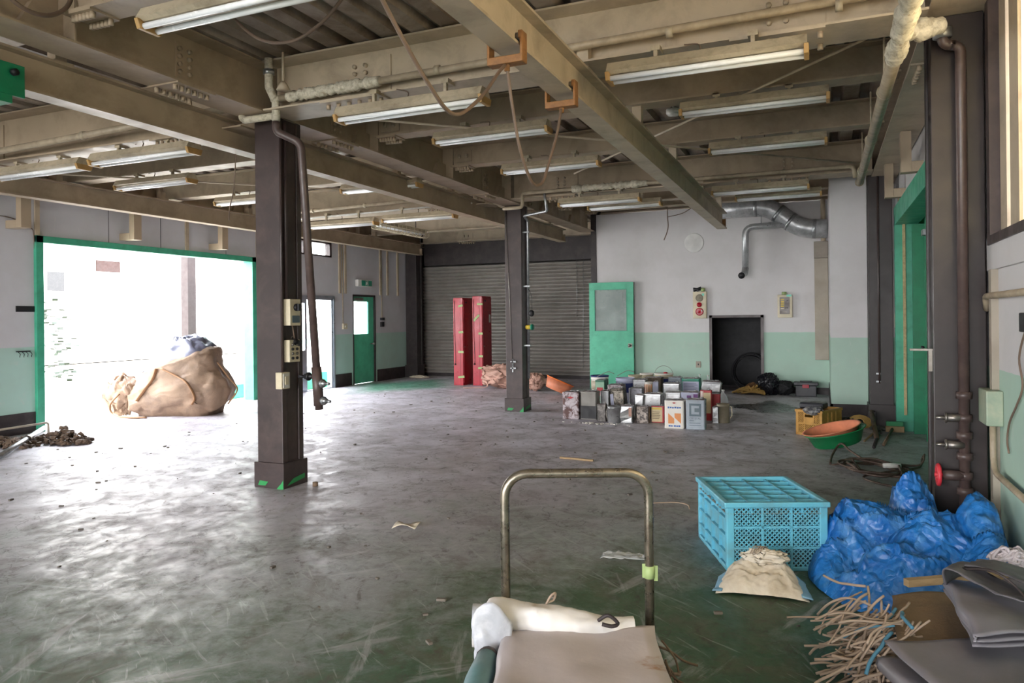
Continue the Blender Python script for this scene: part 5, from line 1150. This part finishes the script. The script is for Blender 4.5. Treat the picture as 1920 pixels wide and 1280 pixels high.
SR = .1; st = thing('woven_sack','dirty white woven sack with blue edges in front of teal crate','sack',(-.315,4.02,0),SR)
obj('sack_body', MB().grid(sackf, 64, 56), M['canvas'], st, local=True)
for sx in (-1,1):
    def ed(u, v, sx=sx):
        y = -.135+.2*u; x = sx*((.19-.025*u)+.05*v); z = (.006+.05*u)*(1-.8*v)+.004; p = Vector((x,y,z)); p += crumple(p,9,.012,3); p.z = max(.003,p.z); return p
    obj('blue_edge', MB().grid(ed, 14, 6), M['sackblue'], st, local=True, solid=.004, label='blue woven edge')
o = clump('bunched_neck', None, None, (0,0,0), (.11,.05,.035), M['canvas'], .5, 41, n=26); o.data.transform(Matrix.Translation((.02,.06,.105))); o.parent = st
for k in range(5): obj('tie_string', MB().tube(smoothpath([(-.05+.01*k,.03,.17),(-.03+.012*k,.06,.20),(.0+.01*k,.1,.18)],4),.0025,5), M['rope'], st, local=True)
# ================================================================== BLUE SHEET
bumps = [(.45,4.74,.46,.15,.15),(.22,4.52,.36,.25,.24),(.73,4.38,.44,.18,.28),(.50,4.30,.36,.26,.25),(.02,4.35,.14,.16,.2),(.35,4.02,.22,.25,.16),(.72,4.08,.30,.15,.2)]
ring_ = [(-.10,4.50),(-.08,4.22),(.02,4.0),(.17,3.84),(.40,3.76),(.66,3.84),(.855,4.0),(.865,4.4),(.86,4.72),(.64,4.86),(.46,4.93),(.25,4.90),(.02,4.74)]
rc = Vector((.42,4.38)); rp = smoothpath([(p[0],p[1],0) for p in ring_+ring_[:1]], 10)
def fold_(p):
    """large flat facets with sharp folds between them"""
    q = p*3.4+Vector((1.3,.2,2.1)); w = nvec(p*2.2)*.5; q = q+w
    ds, ps = noise.voronoi(q); e = min(1.0, (ds[1]-ds[0])*2.2); c = ps[0]; tilt = nvec(c*3.7)
    o = Vector((0,0,(1-e)**2*.05+(q-c).dot(tilt)*.075))
    q2 = p*9+w; ds, ps = noise.voronoi(q2); e = min(1.0, (ds[1]-ds[0])*2.0); t2 = nvec(ps[0]*2.9)
    o += Vector((0,0,(1-e)**2*.012+(q2-ps[0]).dot(t2)*.022)); return o+crumple(p, 3.5, .03, 3)+nvec(p*26)*.003
def tarpf(u, v):
    i = u*(len(rp)-1); k = int(i); k2 = min(k+1, len(rp)-1); e = rp[k].lerp(rp[k2], i-k); r = v**.8
    x = rc.x+(e.x-rc.x)*r; y = rc.y+(e.y-rc.y)*r
    hh = 0
    for bx, by, bh, sx, sy in bumps: hh = max(hh, bh*math.exp(-(((x-bx)/sx)**2+((y-by)/sy)**2)**1.5)) if True else 0
    s2 = sum((bh*math.exp(-(((x-bx)/sx)**2+((y-by)/sy)**2)))**3 for bx, by, bh, sx, sy in bumps)**(1/3)
    z = .5*hh+.5*min(s2,.52); ed = max(0, 1-v)**.5
    z = max(z*min(1, ed*2.2), 0)
    p = Vector((x, y, z)); d = fold_(p)
    f = min(1, (1-v)*6+.12); p += Vector((d.x*f*.9, d.y*f*.9, d.z*f)); p.z = max(.004+.004*noise.noise(p*30), p.z); p.x = min(p.x, .872); return p
tag(obj('tarpaulin', MB().grid(tarpf, 220, 110), M['tarp']), 'crumpled blue plastic sheet heaped against the right foreground column', 'tarpaulin')
# ================================================================== FOREGROUND (axes turned with the trolley)
A = yaw_ = math.atan(585/1377); YM = Matrix.Rotation(A,4,'Z')
def L_(r, d, z): return YM @ Vector((r, d, z))
def lobj(name, mb, m, parent=None, **k): return obj(name, mb.xf(YM), m, parent, **k)
t = thing('platform_trolley','worn platform trolley with bent tube handle in the foreground','trolley',tuple(L_(.2,2.05,0)),A)
hp = [(-.03,2.41,.14)]+[(-.03,2.405,.795)]+arc((.045,2.405,.835),.075,PI,PI/2,6)+arc((.366,2.405,.835),.075,PI/2,0,6)+[(.441,2.405,.795),(.441,2.41,.14)]
lobj('handle', MB().tube(hp,.0155,14), mat('worn_tube','8d8577',.32,.85,dirt='4b3b2e',damt=.7,dscale=16), t)
lobj('deck', MB().box(-.06,1.62,.125,.48,2.44,.17), M['steel'], t, bev=.012)
for x in (.01,.41):
    for y in (1.72,2.34): lobj('caster', MB().cyl((x-.015,y,.05),(x+.015,y,.05),.05,16).box(x-.025,y-.02,.05,x-.018,y+.02,.125).box(x+.018,y-.02,.05,x+.025,y+.02,.125), M['black'], t)
lobj('green_tape', MB().cyl((.441,2.406,.565),(.441,2.406,.605),.0175,12).obox((.46,2.404,.58),(.016,.003,.05)).obox((.424,2.402,.59),(.014,.003,.045)), M['tape'], t, label='strip of pale green tape')
def folded(name, label, cat, r0, r1, d0, d1, z0, z1, n, m, seed, axis='r', skew=0, th=.006, parent=None, wave=.012, amp=.015, sc=5, nd=26):
    """one sheet folded n times to a flat stack; fold ends show at both sides"""
    hh = (z1-z0)/n; prof = []
    for k in range(n):
        z = z0+hh*(k+.35); a, b = (r0, r1) if k % 2 == 0 else (r1, r0)
        ins = .012*((k*7) % 3)
        for i in range(13): prof.append((a+(b-a)*i/12, z, k))
        if k < n-1:
            s_ = 1 if b == r1 else -1
            for i in range(1,4):
                q = -PI/2+PI*i/4; prof.append((b+s_*hh*.5*math.cos(q)*.9-s_*ins, z+hh*.5+hh*.5*math.sin(q), k))
    def f(u, v):
        i = min(int(u*(len(prof)-1)+.5), len(prof)-1); a, z, k = prof[i]; dd = d0+(d1-d0)*v
        p = Vector((a+skew*(v-.5), dd, z)) if axis == 'r' else Vector((dd, a, z))
        nz = nvec(Vector((p.x*sc, p.y*sc, k*.35+seed)))
        top = (z-z0)/(z1-z0); p += Vector((nz.x*wave, nz.y*wave, nz.z*amp*top)); p.z = max(z0+.003, p.z); return p
    mb = MB().grid(f, len(prof)-1, nd); mb.xf(YM); o = obj(name, mb, m, parent, solid=th)
    if label: tag(o, label, cat)
    return o
def fringe(seed, n, org, dr, spread, L, r, m, name, parent, zfloor=.01):
    """loose cord ends, one mesh"""
    rnd = random.Random(seed); mb = MB()
    for _ in range(n):
        o = Vector((rnd.uniform(*org[0]), rnd.uniform(*org[1]), rnd.uniform(*org[2]))); l = L*rnd.uniform(.5,1.1)
        d = Vector(dr)+Vector([rnd.uniform(-s_, s_) for s_ in spread]); d.normalize(); pts = [o]
        for k in range(5):
            d = (d+Vector((rnd.uniform(-.35,.35),rnd.uniform(-.35,.35),rnd.uniform(-.35,.2)))).normalized(); q = pts[-1]+d*l/5; q.z = max(zfloor, q.z); pts.append(q)
        mb.tube(smoothpath(pts,3), r*rnd.uniform(.7,1.2), 6)
    mb.xf(YM); return obj(name, mb, m, parent, kind='stuff')
t = thing('folded_sheet','pinkish grey folded vinyl sheet lying on the platform trolley','sheet',tuple(L_(.19,2.0,.17)))
folded('sheet', None, None, -.05, .415, 1.60, 2.32, .30, .455, 5, M['ptarp'], 3, skew=.05, wave=.012, amp=.016, sc=6, nd=40, parent=t)
fringe(8, 46, ((.43,.46),(1.75,2.28),(.32,.43)), (.5,.0,-.6), (.3,.8,.4), .14, .004, M['oldwood'], 'tie_cords', t, .18)
fringe(9, 8, ((.43,.46),(1.85,2.1),(.3,.38)), (.5,-.3,-.6), (.3,.6,.4), .15, .005, M['ropeb'], 'blue_cords', t, .18)
folded('folded_sheet','brown canvas folded beneath the pinkish sheet on the trolley','sheet', -.05, .46, 1.66, 2.38, .172, .298, 4, M['btarp'], 5, wave=.008, amp=.008)
# white roll
t = thing('rolled_canvas','cream white rolled sheet lying across the trolley by its handle','roll',tuple(L_(.12,2.37,.44)))
def rollf(u, v):
    ang = 2*PI*v; x = -.135+.515*u; r = .062-.024*min(1, max(0,(u-.12)*1.25)); r *= 1+.24*noise.noise(Vector((u*6,math.cos(ang)*1.5,math.sin(ang)*1.5)))+.06*noise.noise(Vector((u*22,ang*2,3)))
    zc = .455-.022*u+.012*math.sin(u*5); yc = 2.345+.01*math.sin(u*7)
    k = 1.25 if u < .04 else (1.12 if u < .1 else 1)
    return Vector((x, yc+r*.95*math.cos(ang)*k, max(.40, zc+r*.95*math.sin(ang)*k-(0.02 if u < .1 else 0))))
lobj('roll_body', MB().grid(rollf, 60, 26), mat('white_vinyl','CFCBC8',.45,dirt='a08868',damt=.6,dscale=7,dthr=(.6,.72),bump=.15,bscale=20), t)
def mouth(u, v):
    ang = 2*PI*v; q = rollf(0, v); c = Vector((-.07,2.345,.45)); s_ = .45+.55*math.cos(u*PI*.5); p = c+(q-c)*s_; p.x = -.135+.11*u; p += crumple(p,12,.01,2)*u; return p
lobj('open_end', MB().grid(mouth, 10, 26), mat('roll_inside','b9bcc2',.4,dirt='8d929b',damt=.6,dscale=20), t)
def flap(u, v):
    p = Vector((-.13+.12*u, 2.27-.02*v, .50-.14*v+.03*math.sin(u*4))); return p+crumple(p, 9, .018, 5)
lobj('silvery_flap', MB().grid(flap, 14, 12), mat('silver_sheet','a7a9b0',.32,dirt='d6d6da',damt=.6,dscale=12), t, solid=.003)
lobj('string_knot', MB().tube(smoothpath([(.10,2.36,.50),(.115,2.35,.53),(.13,2.36,.535),(.125,2.37,.51),(.105,2.36,.505)],5),.004,6), M['rope'], t)
lobj('dark_ties', MB().tube(smoothpath([(.26,2.30,.47),(.29,2.29,.49),(.32,2.29,.465),(.30,2.28,.46),(.27,2.285,.465)],5),.006,6), M['dark'], t)
t = thing('rolled_tarp','blue-green rolled sheet at the left edge of the trolley','roll',tuple(L_(-.13,1.95,.25)))
lobj('roll_body', MB().tube([(-.085,2.2,.40),(-.105,2.1,.385),(-.13,1.9,.36),(-.15,1.6,.35)],[.034,.04,.045,.05],14), mat('teal_sheet','5f8389',.5,dirt='3d565b',damt=.5), t)
lobj('roll_end', MB().tube([(-.08,2.22,.402),(-.085,2.2,.40)],[.03,.036],12), M['dark'], t)
fringe(15, 12, ((-.16,-.1),(1.75,2.0),(.28,.36)), (-.3,-.5,-.5), (.5,.5,.3), .12, .004, M['ropeb'], 'blue_cords', t, .18)
obj('prop', MB().box(-.16,1.6,.17,-.07,2.2,.31).xf(YM), M['btarp'], t)
# heap at lower right
t = thing('canvas_bundle','brown canvas bundle with masses of tan tie cords, lower right','bundle',tuple(L_(1.65,2.8,0)))
folded('canvas', None, None, 1.46, 1.95, 2.60, 3.06, .0, .30, 4, M['btarp'], 7, skew=.22, wave=.015, amp=.03, parent=t)
fringe(21, 120, ((1.32,1.5),(2.6,3.0),(.10,.33)), (-.8,.0,-.35), (.35,.7,.45), .24, .0048, M['rope'], 'tan_cords', t)
fringe(22, 70, ((1.30,1.5),(2.5,2.85),(.02,.18)), (-.9,.0,-.2), (.25,.4,.25), .28, .0052, M['rope'], 'tan_cords', t)
fringe(23, 12, ((1.35,1.48),(2.55,2.85),(.15,.30)), (-.6,-.3,-.35), (.4,.6,.45), .2, .006, M['ropeb'], 'blue_cords', t)
fringe(24, 12, ((1.26,1.38),(2.3,2.5),(.10,.2)), (-.7,-.5,-.3), (.3,.4,.3), .22, .009, M['ropew'], 'pale_cords', t)
folded('folded_sheet','grey folded vinyl sheet in the bottom right corner','sheet', 1.29, 1.76, 2.02, 2.58, .0, .305, 6, M['gtarp'], 9, wave=.014, amp=.022, sc=4)
folded('folded_sheet','grey vinyl sheet folded over the brown canvas bundle','sheet', 1.61, 1.93, 2.42, 2.92, .318, .375, 3, M['gtarp'], 11, wave=.02, amp=.03, sc=5, skew=.2)
t = thing('loose_sheet','upright fold of dark grey sheet above the grey sheets at right','sheet',tuple(L_(1.8,3.1,.3)))
def foldf(u, v):
    q = smoothpath([(1.66,2.84,.372),(1.645,2.83,.42),(1.66,2.79,.44),(1.70,2.72,.42),(1.76,2.62,.395),(1.82,2.58,.40),(1.85,2.63,.43),(1.80,2.74,.445),(1.74,2.84,.44)],5); i = u*(len(q)-1); k = min(int(i), len(q)-2)
    p = q[k].lerp(q[k+1], i-k); p = p+Vector((.13*v, .10*v, -.01*v)); return p+crumple(p, 8, .012, 4)
lobj('sheet', MB().grid(foldf, 40, 10), mat('dark_vinyl','5a575b',.45,dirt='403c3a',damt=.5), t, solid=.005)
lobj('knot', ropeheap(2.02,2.98,.09,.08,.07,6,14,.006).xf(Matrix.Translation((0,0,.40))), M['ropew'], t)
lobj('stray_cord', MB().tube(smoothpath([(1.72,2.82,.44),(1.76,2.70,.47),(1.80,2.62,.43),(1.79,2.52,.38)],5),.005,6), M['dark'], t)
tag(obj('wooden_stick', MB().obox((.53,3.69,.27),(.52,.032,.03),rotz(.58)), M['wood']), 'pale wooden stick lying between the blue sheet and the grey sheets', 'stick')
# ================================================================== OUTSIDE
yard = mat('yard_concrete','8f8a82',.9,dirt='6d675f',damt=.5,dscale=1)
struct('wall_garden', MB().box(-30,-30,-.04,-29.7,60,1.2), M['wall'])
t = thing('timber_post','brown post standing outside the big doorway','post',(-11.5,10.82,0)); obj('post', MB().box(-11.6,10.72,-.04,-11.42,10.92,3.2), mat('shaded_post','2a1c1a',.6), t); obj('foot', MB().box(-11.64,10.68,-.04,-11.38,10.96,.15), yard, t)  # post colour darkened to carry the shade it stands in
t = thing('house','pale house with brown brick patches beyond the doorway','house',(-24,16,0))
obj('walls', MB().box(-27,8,0,-24,26,6.2), M['labelw'], t)
for y in (10.5,14.2,18.4): obj('brick_panel', MB().box(-24.05,y,3.25,-23.95,y+.95,3.65), mat('brick','2a1712',.8), t)
for y in (12.4,16.6): obj('window', MB().box(-24.06,y,2.5,-23.98,y+.6,3.15), mat('dark_pane','0e1013',.3), t)
obj('eaves', MB().box(-27.4,7.6,6.2,-23.4,26.4,6.4), M['brown'], t)
def shrub(label, c, r, seed):
    rnd = random.Random(seed); mb = MB(); t = thing('shrub',label,'shrub',(c[0],c[1],0))
    for _ in range(420):
        a, b = rnd.uniform(0,2*PI), rnd.uniform(0,PI/1.6); k = rnd.uniform(.6,1); p = Vector((c[0]+r*k*math.cos(a)*math.sin(b),c[1]+r*k*math.sin(a)*math.sin(b),.3+c[2]*k*math.cos(b)))
        mb.obox(p,(.12,.07,.01),Matrix.Rotation(a,3,'Z')@Matrix.Rotation(rnd.uniform(-1,1),3,'X'))
    obj('foliage', mb, mat('leaf','16240f',.6), t); obj('stem', MB().cyl((c[0],c[1],-.04),(c[0],c[1],.8),.04,8), M['oldwood'], t)
shrub('green shrub outside, left half of the bright doorway', (-17,9.2,1.9), .9, 3); shrub('green shrub outside, middle of the bright doorway', (-17.5,11.6,2.2), 1.1, 4)
tag(obj('green_planter', MB().box(-10.5,10.0,-.04,-10.2,10.9,.22), M['green'], bev=.01), 'low green box outside behind the bulk bag', 'planter')
tag(obj('green_planter', MB().box(-10.3,12.3,-.04,-10.0,13.2,.3), M['green'], bev=.01), 'low green box outside the sliding glass door', 'planter')
# ================================================================== CAMERA, LIGHT
cam = bpy.data.cameras.new('camera'); co = bpy.data.objects.new('camera', cam); C.objects.link(co); S.camera = co
F = 1377.0; cam.sensor_fit = 'HORIZONTAL'; cam.sensor_width = 36; cam.lens = 36*F/1920
cam.shift_y = -(640-596)/1920; cam.clip_end = 300; cam.clip_start = .05
co.rotation_mode = 'QUATERNION'
yaw = math.atan(585/1377)
q = Matrix.Rotation(yaw, 3, 'Z') @ Matrix.Rotation(PI/2, 3, 'X') @ Matrix.Rotation(-math.atan(.0105), 3, 'Z')
co.rotation_quaternion = q.to_quaternion(); co.location = (0, 0, 1.42)
w = bpy.data.worlds.new('sky'); S.world = w; w.use_nodes = True; nt = w.node_tree; nt.nodes.clear()
o = nt.nodes.new('ShaderNodeOutputWorld'); bg = nt.nodes.new('ShaderNodeBackground'); nt.links.new(bg.outputs[0], o.inputs[0])
tc = nt.nodes.new('ShaderNodeTexCoord'); sp = nt.nodes.new('ShaderNodeSeparateXYZ'); nt.links.new(tc.outputs['Generated'], sp.inputs[0])
nt.links.new(mixc(nt, ramp(nt, sp.outputs['Z'], 0, 1), (1, .99, 1.0), (.90, .95, 1.06)), bg.inputs[0]); bg.inputs[1].default_value = 12.0
def portal(name, loc, rot, sx, sy):
    l = bpy.data.lights.new(name, 'AREA'); l.shape = 'RECTANGLE'; l.size = sx; l.size_y = sy; l.cycles.is_portal = True
    o = bpy.data.objects.new(name, l); C.objects.link(o); o.location = loc; o.rotation_euler = rot
portal('portal_doorway', (XL-.17, 8.37, 1.24), (0, R(-90), 0), 2.48, 3.85)
portal('portal_sliding_door', (XL-.17, 12.25, .93), (0, R(-90), 0), 1.86, .8)
portal('portal_rear_fill', (-4.7, -6.62, 1.6), (R(90), 0, 0), 9.0, 3.2)  # sampling portal for the added rear opening
portal('portal_window', (XR+.2, 2.6, 2.5), (0, R(90), 0), 1.35, 4.2)
S.view_settings.view_transform = 'Standard'; S.view_settings.look = 'None'; S.view_settings.gamma = 1; S.view_settings.use_curve_mapping = False
S.view_settings.exposure = 0.68
try:
    S.cycles.max_bounces = 12; S.cycles.diffuse_bounces = 8; S.cycles.glossy_bounces = 4; S.cycles.transparent_max_bounces = 12
except Exception: pass
